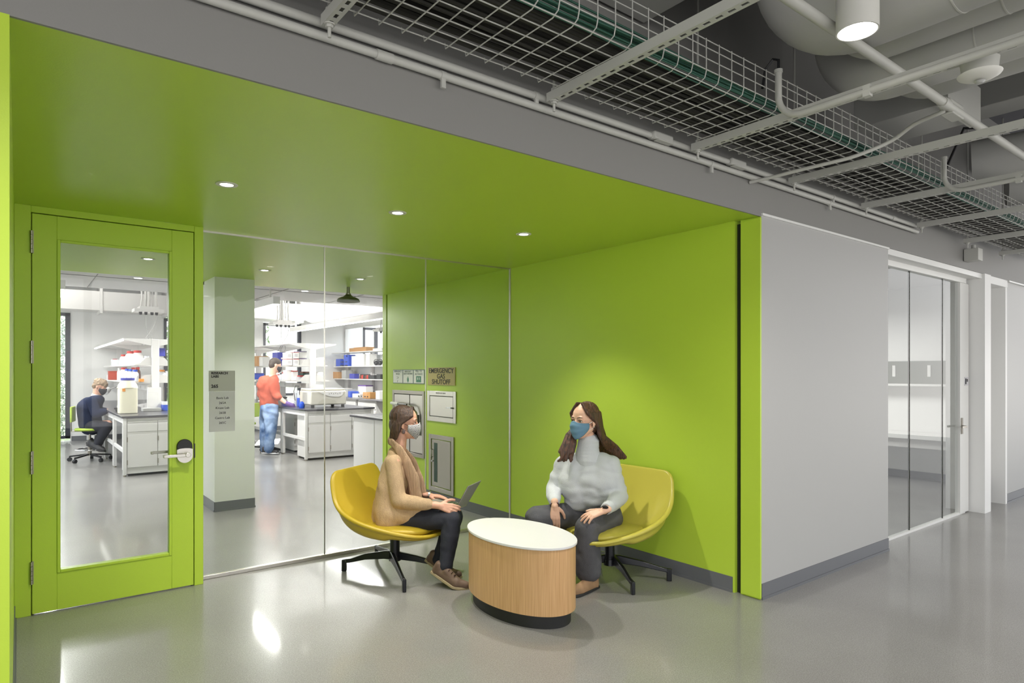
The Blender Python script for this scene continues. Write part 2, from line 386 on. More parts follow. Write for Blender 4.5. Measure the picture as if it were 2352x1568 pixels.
g = G().cone((hx, YD+.045, hz), (hx, YD+.1, hz), .013).cbox((hx-.09, YD+.1, hz), (.20, .012, .018)).cbox((hx-.185, YD+.085, hz), (.014, .04, .018))
g.build('inner_lever_handle', 'steel', dr, bevel=.002)
G().box((.978, YD-.003, .9), (.986, YD+.004, 1.0)).build('latch_strike', 'black_metal', dr)
# laboratory shell
st('wall_lab_back', G().box((-1.6, 17, 0), (.66, 17.15, 3.5)).box((.66, 17, 2.81), (8.2, 17.15, 3.5)).box((.9, 17, 0), (2.72, 17.15, 2.81)).box((2.72, 17, 0), (3.5, 17.15, .5)).box((3.5, 17, 0), (5.0, 17.15, 2.81))
   .box((5.0, 17, 0), (5.98, 17.15, .9)).box((5.98, 17, 0), (7.75, 17.15, 2.81)).box((7.75, 17, 0), (8.2, 17.15, 1.1)), 'white_paint')
st('wall_lab_right', G().box((7.2, 7.9, 0), (7.35, 14.4, 3.5)).box((7.2, 14.4, 0), (7.35, 17, 1.9)).box((7.2, 14.4, 2.75), (7.35, 17, 3.5)), 'white_paint')
g = G().box((-1.6, 7.86, 0), (-1.5, 17, .7)).box((-1.6, 7.86, 3.0), (-1.5, 17, 3.5))
for y in (7.86, 10.3, 12.6, 14.9, 16.9): g.box((-1.6, y, .7), (-1.5, y+.12, 3.0))
st('wall_lab_left', g, 'white_paint')
st('wall_lab_front', G().box((XR+.1, 7.75, 0), (7.3, 7.86, 3.5)).box((-1.6, 7.8, 0), (XL-.1, 7.9, 3.5)).box((-1.6, 7.9, ZS), (3.9, 7.95, 3.5)), 'white_paint')
st('ceiling_lab', G().box((-1.6, 7.9, 2.75), (7.3, 11.28, 2.8)), 'tile_ceiling')
st('ceiling_lab_deck', G().box((-1.6, 11.2, 3.4), (7.3, 17.1, 3.5)).box((-1.6, 11.28, 2.8), (7.3, 11.3, 3.42)), 'tile_ceiling')
g = G()
for x in (-.4, .8, 2.0, 3.2, 4.4, 5.6, 6.8): g.box((x-.004, 7.95, 2.744), (x+.004, 11.28, 2.75))
for y in (8.4, 9.9): g.box((-1.5, y-.004, 2.744), (7.2, y+.004, 2.75))
st('trim_7', g, 'grey_paint')
st('wall_column', G().box((1.672, 7.41, 0), (2.085, 8.35, 2.53)).box((1.672, 7.9, 2.5), (2.085, 8.35, 2.75)), 'white_paint')
g = G()
for a, b, nn in (((1.672, 7.41, 0), (2.085, 7.41, 0), (0, -1, 0)), ((1.672, 7.41, 0), (1.672, 8.35, 0), (-1, 0, 0)), ((2.085, 7.41, 0), (2.085, 8.35, 0), (1, 0, 0))): coved(g, a, b, nn, .105)
st('baseboard_column', g, 'base_rubber')
st('baseboard_lab', coved(coved(G(), (.92, 17, 0), (2.7, 17, 0), (0, -1, 0)), (3.5, 17, 0), (7.2, 17, 0), (0, -1, 0)), 'base_rubber')
# laboratory windows: dark frames with clear panes
for i, (a, b, z0, z1) in enumerate(((.55, .9, .06, 2.8), (2.72, 3.5, .5, 2.78), (5.0, 5.98, .9, 2.78), (7.75, 8.2, 1.1, 2.78))):
    w = root('window_%d' % (i+4), (a, 17.05, z0), 'tall dark framed laboratory window', 'window'); w['kind'] = 'structure'
    g = G().box((a, 16.98, z0), (b, 17.06, z0+.06)).box((a, 16.98, z1-.07), (b, 17.06, z1)).box((b-.09, 16.98, z0), (b, 17.06, z1)).box((a, 16.98, z0), (a+.06, 17.06, z1))
    g.build('window_frame', 'frame_dark', w); G().box((a+.06, 17.02, z0+.06), (b-.09, 17.03, z1-.07)).build('pane', 'glass_plain', w)
w = root('window_8', (7.25, 15.7, 1.9), 'wide high laboratory window in right wall', 'window'); w['kind'] = 'structure'
G().box((7.2, 14.4, 1.9), (7.28, 14.46, 2.75)).box((7.2, 16.94, 1.9), (7.28, 17, 2.75)).box((7.2, 14.46, 1.9), (7.28, 16.94, 1.95)).box((7.2, 14.46, 2.7), (7.28, 16.94, 2.75)).build('window_frame', 'white_trim', w)
G().box((7.24, 14.46, 1.95), (7.25, 16.94, 2.7)).build('pane', 'glass_plain', w)
# office glass front on the right
YO = 2.5
for i, (a, b) in enumerate(((5.815, 6.628), (6.634, 7.44), (7.446, 7.86))):
    st('window_%d' % (i+9), G().box((a, YO-.005, .02), (b, YO+.005, 2.45)), 'glass')
g = G().box((5.81, YO-.02, 0), (8.03, YO+.02, .02)).box((5.812, YO-.03, 2.45), (8.03, YO+.03, 2.5)).box((5.812, YW+.01, 2.5), (8.15, YO+.06, 2.551))
st('trim_8', g, 'white_trim')
g = G()
for x in (6.631, 7.443): g.box((x-.003, YO-.007, .02), (x+.003, YO+.007, 2.45))
st('trim_9', g, 'dark_gap')
st('wall_office_front', G().box((8.14, YW-.015, 0), (8.33, YO+.2, 2.551)).box((8.33, YW+.005, 2.47), (8.97, YW+.25, 2.551)).box((8.91, YW+.01, 0), (8.97, YW+.33, 2.47)).box((8.33, 2.66, 0), (8.91, 2.72, 2.551)), 'white_paint')
od = root('door_2', (7.87, YO, 0), 'white office door with handle at glass front', 'door'); od['kind'] = 'structure'
G().box((7.87, YO-.025, .01), (8.12, YO+.025, 2.45)).build('door_panel', 'white_trim', od, bevel=.003)
G().cone((7.9, YO-.03, .93), (7.9, YO-.07, .93), .012).cbox((7.84, YO-.07, .93), (.13, .014, .02)).box((7.885, YO-.034, .85), (7.925, YO-.025, 1.02)).build('door_handle', 'steel', od)
G().box((7.99, YO-.03, 1.36), (8.1, YO-.025, 1.45)).build('occupancy_sign', 'sign_white', od); G().box((8.0, YO-.034, 1.375), (8.025, YO-.029, 1.435)).box((8.045, YO-.034, 1.4), (8.065, YO-.029, 1.43)).build('sign_symbol', 'ink_grey', od)
d3 = root('door_3', (8.6, 2.58, 0), 'white door in recess beyond glass front', 'door'); d3['kind'] = 'structure'
G().box((8.34, 2.58, .01), (8.88, 2.625, 2.38)).build('door_panel', 'white_trim', d3, bevel=.003)
G().box((8.34, 2.57, .02), (8.88, 2.58, .25)).build('kick_plate', 'base_rubber', d3)
G().box((8.88, 2.6, 0), (8.905, 2.65, 2.39)).build('door_gap', 'dark_gap', d3)
# the office room seen through that glass
st('wall_office_back', G().box((5.6, 6.6, 0), (10.2, 6.7, 2.75)), 'white_paint')
st('wall_office_right', G().box((10.05, YW+.12, 0), (10.15, 6.6, 2.75)), 'white_paint')
st('wall_office_left', G().box((5.65, YW+.12, 0), (5.75, 6.6, 2.75)), 'white_paint')
st('ceiling_office', G().box((5.6, YW+.15, 2.7), (10.2, 6.7, 2.8)), 'tile_ceiling')
st('baseboard_office', coved(coved(G(), (10.05, 2.5, 0), (10.05, 6.6, 0), (-1, 0, 0)), (5.75, 6.6, 0), (10.05, 6.6, 0), (0, -1, 0)), 'base_rubber')
ct = root('office_counter', (9.75, 4.9, 0), 'long white counter along the office wall behind right glass front', 'counter')
G().box((9.55, 2.55, .60), (10.04, 6.5, .66)).build('worktop', 'white_trim', ct, bevel=.004)
G().box((9.6, 2.6, .48), (9.64, 6.4, .6)).build('apron', 'lab_shadow', ct)
sh = root('office_wall_shelf', (9.9, 4.9, 1.32), 'white wall shelf with dark grey back panel in office', 'shelf')
G().box((9.8, 2.55, 1.31), (10.05, 6.55, 1.34)).build('shelf_board', 'white_trim', sh, bevel=.003)
G().box((10.02, 2.55, 1.341), (10.049, 6.55, 1.66)).build('back_panel', 'office_band', sh)
for i in range(5): G().box((10.005, 3.05+i*.45, 1.44), (10.02, 3.09+i*.45, 1.6)).build('pull', 'white_trim', sh)
g = root('linear_ceiling_lamp', (7.6, 4.2, 2.55), 'slim dark linear lamp hanging in right office', 'lamp')
G().cbox((8.3, 4.4, 2.40), (.9, .04, .03)).build('housing', 'frame_dark', g); G().cone((8.0, 4.4, 2.41), (8.0, 4.4, 2.7), .005).build('wire', 'steel', g); G().cone((8.6, 4.4, 2.41), (8.6, 4.4, 2.7), .005).build('wire', 'steel', g)
# recessed downlights
def downlight(loc, label, power, r=.058, tone='white_trim', grp='recessed downlights in the green ceiling'):
    o = root('recessed_downlight', loc, label, 'downlight', grp)
    x, y, z = loc
    g = G(); n = 32; X = Vector((1, 0, 0)); Y = Vector((0, 1, 0)); c = Vector(loc)
    g.loft([g.ring(c+Vector((0, 0, -.001)), X, Y, r, r, n), g.ring(c+Vector((0, 0, -.005)), X, Y, r-.003, r-.003, n), g.ring(c+Vector((0, 0, -.005)), X, Y, r*.6, r*.6, n), g.ring(c+Vector((0, 0, -.001)), X, Y, r*.55, r*.55, n)], n, caps=False, closed=True)
    g.build('trim_ring', 'lamp_shell', o)
    G().cone((x, y, z-.0035), (x, y, z-.001), r*.57, n=24).build('lens', 'lens_glow', o)
    if power: spot_lamp('downlight_lamp', (x, y, z-.02), power, 98, .8, .03)
    return o
for x, y, l, p in ((.904, 3.735, 'leftmost lit downlight in green ceiling before the glass', 94), (1.937, 3.725, 'middle lit downlight in green ceiling before the glass', 94), (2.981, 3.73, 'lit downlight in green ceiling nearest the right green wall', 94),
                (.932, 6.62, 'lit downlight in green ceiling seen through door pane', 70), (1.967, 6.64, 'lit downlight in green ceiling behind left glass pane', 70), (2.986, 6.62, 'lit downlight in green ceiling beside the shower head', 70)):
    downlight((x, y, ZS), l, p)
for x, y, l in ((1.255, 9.74, 'lit downlight in white tile ceiling seen through door pane'), (3.485, 9.74, 'lit downlight in white tile ceiling behind glass wall')):
    downlight((x, y, 2.75), l, 45, .085, grp='downlights in the laboratory tile ceiling')
o = root('ceiling_slot_diffuser', (.45, 6.3, ZS), 'thin dark slot in green ceiling behind door', 'air vent')
G().box((.22, 6.02, ZS-.003), (.62, 6.05, ZS)).build('slot', 'dark_gap', o)
# emergency shower head
o = root('emergency_shower_head', (3.152, 7.33, 2.4), 'bronze green bell shaped shower head hanging from green ceiling', 'shower head')
G().lathe([(.0, .05), (.03, .05), (.032, .07), (.022, .075), (.018, .148), (.0, .148)], (3.152, 7.33, 2.38)).build('pipe', 'steel', o)
mat('bronze', '5c5f3c', .35, .6)
G().lathe([(.024, .06), (.04, .045), (.055, .03), (.09, .018), (.125, -.0), (.138, -.028), (.136, -.036), (.128, -.03), (.1, -.012), (.0, .0)], (3.152, 7.33, 2.385)).build('bell', 'bronze', o)
# signs
o = root('room_sign', (1.187, 5.03, 1.07), 'grey room number placard mounted on the glass beside door', 'sign')
G().box((1.098, 5.034, 1.362), (1.277, 5.0445, 1.513)).build('upper_plate', 'sign_grey', o); G().box((1.1, 5.037, 1.066), (1.277, 5.0445, 1.36)).build('lower_plate', 'sign_white', o)
text('RESEARCH\nLABS', (1.112, 5.0325, 1.482), .024, 'ink', o, ROT_NY, 'LEFT', .0009)
text('265', (1.112, 5.0325, 1.398), .032, 'ink', o, ROT_NY, 'LEFT', .0012)
for i, t in enumerate(('Bavis Lab', '265A', 'Kruse Lab', '265B', 'Castro Lab', '265C')):
    text(t, (1.19, 5.0355, 1.312-i*.0365), .023, 'ink_grey', o, ROT_NY)
X = XR-.001
o = root('gas_shutoff_sign', (X, 6.35, 1.35), 'gold plate reading emergency gas shutoff on green wall', 'sign')
G().box((X-.008, 6.05, 1.353), (X, 6.65, 1.557)).build('plate', 'sign_gold', o, bevel=.001)
for i, t in enumerate(('EMERGENCY', 'GAS', 'SHUTOFF')): text(t, (X-.0095, 6.35, 1.517-i*.064), .078, 'ink', o, ROT_NX, bold=.001, sx=1.22)
o = root('emergency_wash_sign', (X, 7.13, 1.36), 'three panel white and green emergency wash sign', 'sign')
G().box((X-.006, 6.735, 1.36), (X, 7.545, 1.535)).build('border', 'sign_border', o)
for i, y in enumerate((7.41, 7.14, 6.868)):
    G().box((X-.0075, y-.125, 1.368), (X-.006, y+.125, 1.527)).build('panel', 'paper', o)
    text((('EMERGENCY\nWASH'), ('EMERGENCY\nSAFETY SHOWER'), ('PULL TO\nACTIVATE'))[i], (X-.0085, y, 1.496), (.032, .027, .036)[i], 'sign_border', o, ROT_NX, sx=1.1)
G().box((X-.009, 6.81, 1.38), (X-.0075, 6.93, 1.455)).build('symbol', 'sign_green', o); G().box((X-.0097, 6.845, 1.41), (X-.009, 6.86, 1.44)).build('symbol', 'paper', o); G().box((X-.0097, 6.885, 1.41), (X-.009, 6.9, 1.44)).build('symbol', 'paper', o)
G().box((X-.009, 7.12, 1.39), (X-.0075, 7.16, 1.43)).box((X-.009, 7.13, 1.375), (X-.0075, 7.15, 1.39)).ell((X-.008, 7.14, 1.44), .001, .012, .008).build('symbol', 'sign_green', o)
G().tube([(X-.009, 7.44, 1.445), (X-.009, 7.39, 1.44), (X-.009, 7.4, 1.425), (X-.009, 7.44, 1.42)], .0015, 6).tube([(X-.009, 7.42, 1.375), (X-.009, 7.42, 1.395), (X-.009, 7.40, 1.4)], .0015, 6).build('symbol', 'ink_grey', o)
# recessed steel cabinets
def ringplate(g, y0, y1, z0, z1, w, x0, x1):
    return g.box((x0, y0, z0), (x1, y0+w, z1)).box((x0, y1-w, z0), (x1, y1, z1)).box((x0, y0+w, z0), (x1, y1-w, z0+w)).box((x0, y0+w, z1-w), (x1, y1-w, z1))
o = root('gas_valve_cabinet', (X, 6.35, .928), 'square bright steel gas valve cabinet set in green wall', 'cabinet')
ringplate(G(), 6.03, 6.66, .93, 1.285, .055, X-.012, X).build('cabinet_frame', 'steel_light', o, bevel=.002)
G().box((X-.009, 6.094, .994), (X, 6.596, 1.221)).build('cabinet_door', 'steel_light', o)
G().box((X-.004, 6.085, .985), (X-.0005, 6.605, 1.23)).build('door_gap', 'ink', o)
G().cbox((X-.016, 6.16, 1.1), (.012, .13, .014)).build('latch', 'chrome', o); G().cbox((X-.018, 6.098, 1.1), (.014, .04, .016)).build('latch_grip', 'black_metal', o)
text('MASTER GAS VALVE', (X-.0125, 6.35, 1.26), .024, 'ink_grey', o, ROT_NX)
o = root('fire_extinguisher_cabinet', (X, 6.35, .113), 'tall dull steel extinguisher cabinet low on green wall', 'cabinet')
ringplate(G(), 6.075, 6.62, .115, .775, .052, X-.014, X).build('cabinet_frame', 'steel', o, bevel=.002)
G().box((X-.011, 6.145, .175), (X, 6.55, .715)).build('cabinet_door', 'steel', o, bevel=.002)
G().box((X-.0125, 6.425, .225), (X-.0105, 6.50, .68)).build('door_window', 'teal_dark', o)
G().tube([(X-.012, 6.535, .6), (X-.032, 6.535, .595), (X-.032, 6.535, .515), (X-.012, 6.535, .51)], .006, 8).build('handle', 'steel_light', o)
G().cone((X-.012, 6.53, .465), (X-.024, 6.53, .465), .012).build('lock', 'chrome', o)
o = root('eyewash_cabinet', (X, 7.14, .466), 'wide steel eyewash cabinet behind seated woman', 'cabinet')
ringplate(G(), 6.73, 7.55, .466, 1.275, .045, X-.014, X).build('cabinet_frame', 'steel', o, bevel=.002)
G().box((X-.01, 7.1, .52), (X, 7.5, 1.22)).build('cabinet_door', 'steel_light', o); G().box((X-.01, 6.78, .52), (X, 7.08, 1.22)).build('cabinet_door', 'steel_light', o)
G().box((X-.003, 6.775, .51), (X-.001, 7.505, 1.232)).build('door_gap', 'ink', o)
G().tube([(X-.05, 7.5, 1.105), (X-.07, 7.45, 1.105), (X-.07, 7.05, 1.10)], .016, 8).build('pull_bar', 'black_metal', o); G().tube([(X-.07, 7.47, 1.108), (X-.07, 7.28, 1.106)], .019, 8).build('grip_sleeve', 'paper', o)
G().tube([(X-.07, 7.02, 1.10), (X-.065, 6.95, 1.085), (X-.04, 6.87, 1.01), (X-.03, 6.85, .9)], .013, 8).build('bracket', 'steel', o)
G().cbox((X-.03, 6.85, .86), (.02, .03, .25)).build('strap', 'black_plastic', o)
G().prism([(7.22, 1.03), (7.31, 1.08), (7.23, 1.1)], X-.06, X-.05, Matrix(((0,0,1,0),(1,0,0,0),(0,1,0,0),(0,0,0,1)))).build('warning_tab', 'orange_plastic', o)
G().box((X-.013, 7.36, .8), (X-.01, 7.49, 1.04)).build('instruction_card', 'paper', o); G().box((X-.0145, 7.37, .985), (X-.013, 7.48, 1.01)).build('card_print', 'teal_dark', o)
# ================================================================ corridor services
def strut(x, length, label):
    o = root('ceiling_strut', (x, 2.27, 2.772), label, 'strut channel', 'slotted struts under the cable tray')
    w, h = .041, .041; g = G(); y1, y0 = 2.29, 2.29-length
    g.box((x-w/2, y0, 2.7751), (x-w/2+.003, y1, 2.772+h)).box((x+w/2-.003, y0, 2.7751), (x+w/2, y1, 2.772+h))
    g.box((x-w/2, y0, 2.772), (x-.007, y1, 2.775)).box((x+.007, y0, 2.772), (x+w/2, y1, 2.775))
    y = y1
    while y > y0:
        g.box((x-.00699, max(y-.022, y0), 2.7721), (x+.00699, y, 2.775)); y -= .052
    g.box((x-w/2, y1+.0001, 2.772), (x+w/2, y1+.003, 2.772+h))
    g.build('channel', 'steel_paint', o)
    for yy in ((2.262, y0+.1) if x < 2.5 or x > 5.5 else (2.262,)):
        G().cone((x, yy, 2.722 if yy > 2 else 2.75), (x, yy, 4.25), .0065, n=10).build('threaded_rod', 'steel_paint', o)
        G().cone((x, yy, 2.757), (x, yy, 2.7705), .014, n=6).build('nut', 'steel_paint', o); G().cone((x, yy, 2.767), (x, yy, 2.772), .02).build('washer', 'steel_paint', o); G().cone((x, yy, 2.813), (x, yy, 2.83), .014, n=6).build('nut', 'steel_paint', o)
    return o
ORD = ['nearest', 'second', 'third', 'fourth', 'fifth', 'sixth', 'seventh', 'eighth']
SX = [.9, 1.99, 3.085, 4.14, 5.205, 6.27, 7.39, 8.45]
for i, x in enumerate(SX): strut(x, 1.95, 'slotted grey strut under the cable tray, %s from the camera' % ORD[i])
# wire basket cable tray
TY = [1.785, 1.875, 1.965, 2.055, 2.145, 2.215]; TZ = 2.822
for k, (a, b) in enumerate(((-.4, 2.0), (2.0, 5.2), (5.2, 9.6))):
    o = root('cable_tray', ((a+b)/2, 2.0, TZ), ('wire basket cable tray section over the left niche, nearest the camera', 'middle wire basket cable tray section', 'far wire basket cable tray section beyond the white wall')[k], 'cable tray', 'wire basket cable tray over the corridor')
    g = G()
    for y in TY: g.cone((a, y, TZ), (b, y, TZ), .0028, n=6)
    g.build('bottom_wires', 'steel_paint', o)
    g = G()
    for z in (.05, .1, .15, .185): g.cone((a, 1.765, TZ+z), (b, 1.765, TZ+z), .0028, n=6)
    g.cone((a, 2.235, TZ+.012), (b, 2.235, TZ+.012), .0028, n=6)
    g.build('side_wires', 'steel_paint', o)
    g = G(); x = math.ceil(a/.0985)*.0985
    while x < b:
        g.tube([(x, 2.24, TZ+.02), (x, 2.235, TZ-.004), (x, 1.8, TZ-.004), (x, 1.768, TZ+.012), (x, 1.76, TZ+.04), (x, 1.76, TZ+.187)], .0026, 6); x += .0985
    g.build('cross_wires', 'steel_paint', o)
def cables(name, n, ys, z0, z1, r, m, label, x0=-.4, x1=9.6, cat='cables'):
    g = G()
    for i in range(n):
        y = random.uniform(*ys); z = random.uniform(z0, z1); pts = []
        for k in range(26):
            t = x0+(x1-x0)*k/25; pts.append((t, y+.012*math.sin(t*1.7+i), z+.006*math.sin(t*2.3+i*2)))
        g.tube(pts, r, 6)
    return g.build(name, m, label=label, cat=cat, kind='stuff')
cables('cable_bundle', 46, (1.86, 2.2), TZ+.018, TZ+.06, .008, 'cable_dark', 'dark cables lying flat in the wire basket tray')
cables('cable_bundle', 12, (1.782, 1.83), TZ+.02, TZ+.085, .0045, 'cable_green', 'green data cables along the outer side of the tray')
# conduits along the bulkhead
def conduit(name, pts, r, label, straps=(), cat='conduit', group=None, coup=()):
    o = root(name, pts[0], label, cat, group)
    G().tube(pts, r, 14).build('pipe', 'steel_paint', o)
    for p, ax in coup: G().cone(Vector(p)-Vector(ax)*.035, Vector(p)+Vector(ax)*.035, r*1.22).build('coupling', 'steel_paint', o)
    for p in straps: G().cone(Vector(p)-Vector((.012, 0, 0)), Vector(p)+Vector((.012, 0, 0)), r*1.15).cbox(Vector(p)+Vector((0, -.005, -r-.018)), (.02, .012, .04)).build('strap', 'steel_paint', o)
    return o
conduit('electrical_conduit', [(-7, 2.325, 2.752), (6.35, 2.325, 2.752)], .0165, 'lower long grey conduit running along the bulkhead', [(1.42, 2.325, 2.752), (4.75, 2.325, 2.752), (3.3, 2.325, 2.752)], group='conduits along the bulkhead', coup=[((1.15, 2.325, 2.752), (1, 0, 0))])
conduit('electrical_conduit', [(-7, 2.325, 2.80), (6.35, 2.325, 2.80)], .0175, 'upper long grey conduit running along the bulkhead', [(1.93, 2.325, 2.8), (4.8, 2.325, 2.8)], group='conduits along the bulkhead', coup=[((2.78, 2.325, 2.8), (1, 0, 0)), ((5.85, 2.325, 2.8), (1, 0, 0))])
for x, l in ((2.83, 'grey conduit access fitting between second and third struts'), (3.55, 'grey conduit access fitting between third and fourth struts')):
    o = root('conduit_fitting', (x, 2.3, 2.79), l, 'conduit fitting', 'access fittings on the bulkhead conduits')
    G().cbox((x, 2.318, 2.80), (.16, .05, .045)).build('fitting_body', 'steel_paint', o, bevel=.01); G().cbox((x, 2.3, 2.772), (.13, .04, .006)).build('cover', 'steel_paint', o, bevel=.003)
# small sensor box at the far bulkhead
o = root('wall_speaker_box', (7.6, 2.28, 2.63), 'small grey box mounted on the bulkhead near far strut', 'junction box')
G().box((7.55, 2.22, 2.62), (7.68, 2.345, 2.74)).build('box_body', 'steel_paint', o, bevel=.004); G().cone((7.615, 2.28, 2.74), (7.615, 2.28, 2.78), .02).build('connector', 'steel_paint', o)
# pipe crossing over the corridor with its conduit tee
conduit('overhead_conduit', [(-2.0, 1.285, 2.915), (12, 1.285, 2.915)], .022, 'thick grey conduit running the corridor beside the pendant lamp', cat='conduit', coup=[((3.86, 1.285, 2.915), (1, 0, 0)), ((6.0, 1.285, 2.915), (1, 0, 0))])
o = root('conduit_fitting', (4.0, 1.3, 2.9), 'large grey tee fitting on the overhead conduit', 'conduit fitting')
G().cbox((4.0, 1.30, 2.93), (.2, .06, .06)).build('fitting_body', 'steel_paint', o, bevel=.015); G().cbox((4.03, 1.305, 2.893), (.16, .06, .012)).build('cover', 'steel_paint', o, bevel=.004)
def arc(c, a, b, r0, n=10):
    return [Vector(c)+Vector(a)*(r0*math.cos(t))+Vector(b)*(r0*math.sin(t)) for t in [math.pi/2*k/n for k in range(n+1)]]
def bent(x, y_t, zt, y_e, label, r=.016):
    zb = 2.745
    pts = [Vector((x, y_t, zt)), Vector((x, y_t, zb+.12))] + [Vector((x, y_t-.12+.12*math.cos(t), zb+.12-.12*math.sin(t))) for t in [math.pi/2*k/8 for k in range(9)]] + [Vector((x, y_e, zb))]
    o = conduit('bent_conduit', pts, r, label, group='bent conduits leaving the cable tray')
    G().cone((x, y_t, zt-.01), (x, y_t, zt+.006), r*1.25).build('bushing', 'steel_paint', o)
    yy = y_t-.42; G().cbox((x, yy, zb), (.03, .03, .05)).build('strap', 'steel_paint', o)
    return o
bent(2.98, 1.71, 2.99, .25, 'grey bent conduit leaving the tray beside the third strut')
bent(5.1, 1.70, 2.99, .1, 'grey bent conduit leaving the tray beside the fifth strut')
G().tube([(2.98, 1.71, 2.97), (2.99, 1.715, 3.05), (3.0, 1.75, 3.07), (2.99, 1.785, 3.03), (2.97, 1.79, 2.93)], .007, 8).build('black_cable', 'black_plastic', label='black cable loop entering the bent conduit', cat='cable')
kp = [PY(1722, 419, 2.345), PY(1780, 405, 2.19), PY(1838, 390, 2.04), PY(1905, 374, 1.88), PY(1968, 357, 1.745), PY(2046, 324, 1.6), PY(2099, 286, 1.47), PY(2153, 262, 1.34), Vector((3.93, 1.31, 2.90))]
pts = []
for i in range(len(kp)-1):
    a, b_, c_, d_ = kp[max(i-1, 0)], kp[i], kp[i+1], kp[min(i+2, len(kp)-1)]
    for f in (0, .25, .5, .75): pts.append(.5*((2*b_)+(c_-a)*f+(2*a-5*b_+4*c_-d_)*f*f+(3*b_-a-3*c_+d_)*f**3))
pts.append(kp[-1])
conduit('flexible_conduit', pts, .011, 'thin curved conduit sagging from the tee fitting to the bulkhead')
# large insulated pipes that dip towards the wall and turn up
def elbowpipe(x, yb, zc, r, label, ztop=4.24, yend=-3.9, name='insulated_pipe', R=None):
    R = R or r*1.5
    pts = [Vector((x, yend, zc)), Vector((x, yb-R, zc))] + [Vector((x, yb-R+R*math.sin(t), zc+R-R*math.cos(t))) for t in [math.pi/2*k/12 for k in range(1, 13)]] + [Vector((x, yb, ztop))]
    o = root(name, (x, yb, zc), label, 'duct pipe', 'large insulated pipes above the corridor')
    G().tube(pts, r, 32).build('pipe_wrap', 'duct_paint', o)
    for yy in (yb-.62-.2*r, yb-1.9): G().cone((x, yy, zc), (x, yy+.006, zc), r+.0025, n=32).build('seam_band', 'steel_paint', o)
    return o
elbowpipe(2.97, 1.60, 3.15, .205, 'largest white insulated pipe turning up beside the pendant lamp')
elbowpipe(3.34, 1.52, 3.16, .125, 'smaller white insulated pipe nested beside the largest one')
elbowpipe(3.66, 1.70, 3.12, .16, 'white insulated pipe turning up above the third strut')
elbowpipe(4.0, 1.56, 3.16, .14, 'white insulated pipe just past the third strut')
elbowpipe(4.78, .92, 3.2, .23, 'wide white insulated duct beyond the round sensor')
# far slanting ducts
for a, b, r, l in (((6.3, 1.9, 3.25), (7.3, -1.6, 3.35), .17, 'long round duct crossing high beyond the fourth strut'), ((7.2, 1.9, 3.2), (8.6, -1.6, 3.3), .17, 'long round duct crossing high beyond the fifth strut'), ((8.6, 1.9, 3.2), (10.6, -1.6, 3.3), .17, 'farthest long round duct above the corridor')):
    o = root('round_duct', a, l, 'duct', 'round ducts far along the corridor'); G().tube([a, b], r, 28).build('duct_shell', 'duct_paint', o)
# rectangular sheet metal ducts and structural beams above the tray
for i, (x, w, h, l) in enumerate(((1.15, .34, .3, 'flat beam above the tray nearest the camera'), (2.28, .42, .25, 'flat pale duct above the tray before the large pipes'), (5.9, .3, .3, 'flat beam above the tray past the middle'), (7.8, .3, .3, 'farthest flat beam above the tray'))):
    zb = 3.40 if 2 < x < 3 else 3.55; G().box((x, -3.95, zb), (x+w, 2.33, zb+h)).build('ceiling_beam', 'duct_paint', label=l, cat='beam', group='painted beams over the corridor', bevel=.005)
o = root('duct_box', (4.6, 1.7, 3.12), 'flat rectangular duct box hanging behind the tray', 'duct')
G().box((4.42, 1.5, 3.12), (4.9, 2.0, 3.32)).build('box_shell', 'duct_paint', o, bevel=.004); G().box((4.38, 1.44, 3.10), (4.94, 1.5, 3.34)).build('flange', 'steel_paint', o)
for yy in (1.6, 1.9): G().cone((4.66, yy, 3.32), (4.66, yy, 4.25), .006, n=8).build('hanger', 'steel_paint', o)
G().tube([(6.4, 2.15, 3.2), (6.45, 2.0, 3.6), (6.5, 1.6, 3.5), (6.5, 1.5, 4.2)], .014, 8).build('black_cable', 'black_plastic', label='black cable hanging in the dark gap above the tray', cat='cable')
# pendant cylinder lamps
def pendant(x, y, label, power=70):
    o = root('cylinder_pendant_lamp', (x, y, 2.85), label, 'pendant lamp', 'white cylinder lamps over the corridor')
    g = G(); c = Vector((x, y, 0)); Xa = Vector((1, 0, 0)); Ya = Vector((0, 1, 0)); n = 40
    g.loft([g.ring(c+Vector((0, 0, z)), Xa, Ya, r, r, n) for r, z in ((.071, 2.87), (.071, 2.85), (.077, 2.85), (.077, 3.35), (.01, 3.352))], n, caps=False)
    g.build('cylinder_shell', 'lamp_shell', o); G().cone((x, y, 3.35), (x, y, 4.25), .008, n=8).build('stem', 'steel_paint', o)
    G().cone((x, y, 2.862), (x, y, 2.868), .0705, n=36).build('lens', 'lens_glow', o)
    spot_lamp('pendant_lamp_light', (x, y, 2.845), power, 140, .8, .07)
pendant(2.637, 1.18, 'lit white cylinder pendant lamp above the cable tray', 150)
for x, y, l in ((-.3, 1.18, 'white cylinder pendant lamp left of the frame over the corridor'), (5.6, .2, 'white cylinder pendant lamp right of the frame over the corridor'), (8.5, .6, 'farthest white cylinder pendant lamp over the corridor'), (2.64, -2.2, 'white cylinder pendant lamp behind the viewer, reflected over the standing man'), (-.3, -2.2, 'white cylinder pendant lamp behind the viewer on the left'), (5.6, -2.2, 'white cylinder pendant lamp behind the viewer on the right')): pendant(x, y, l, 150)
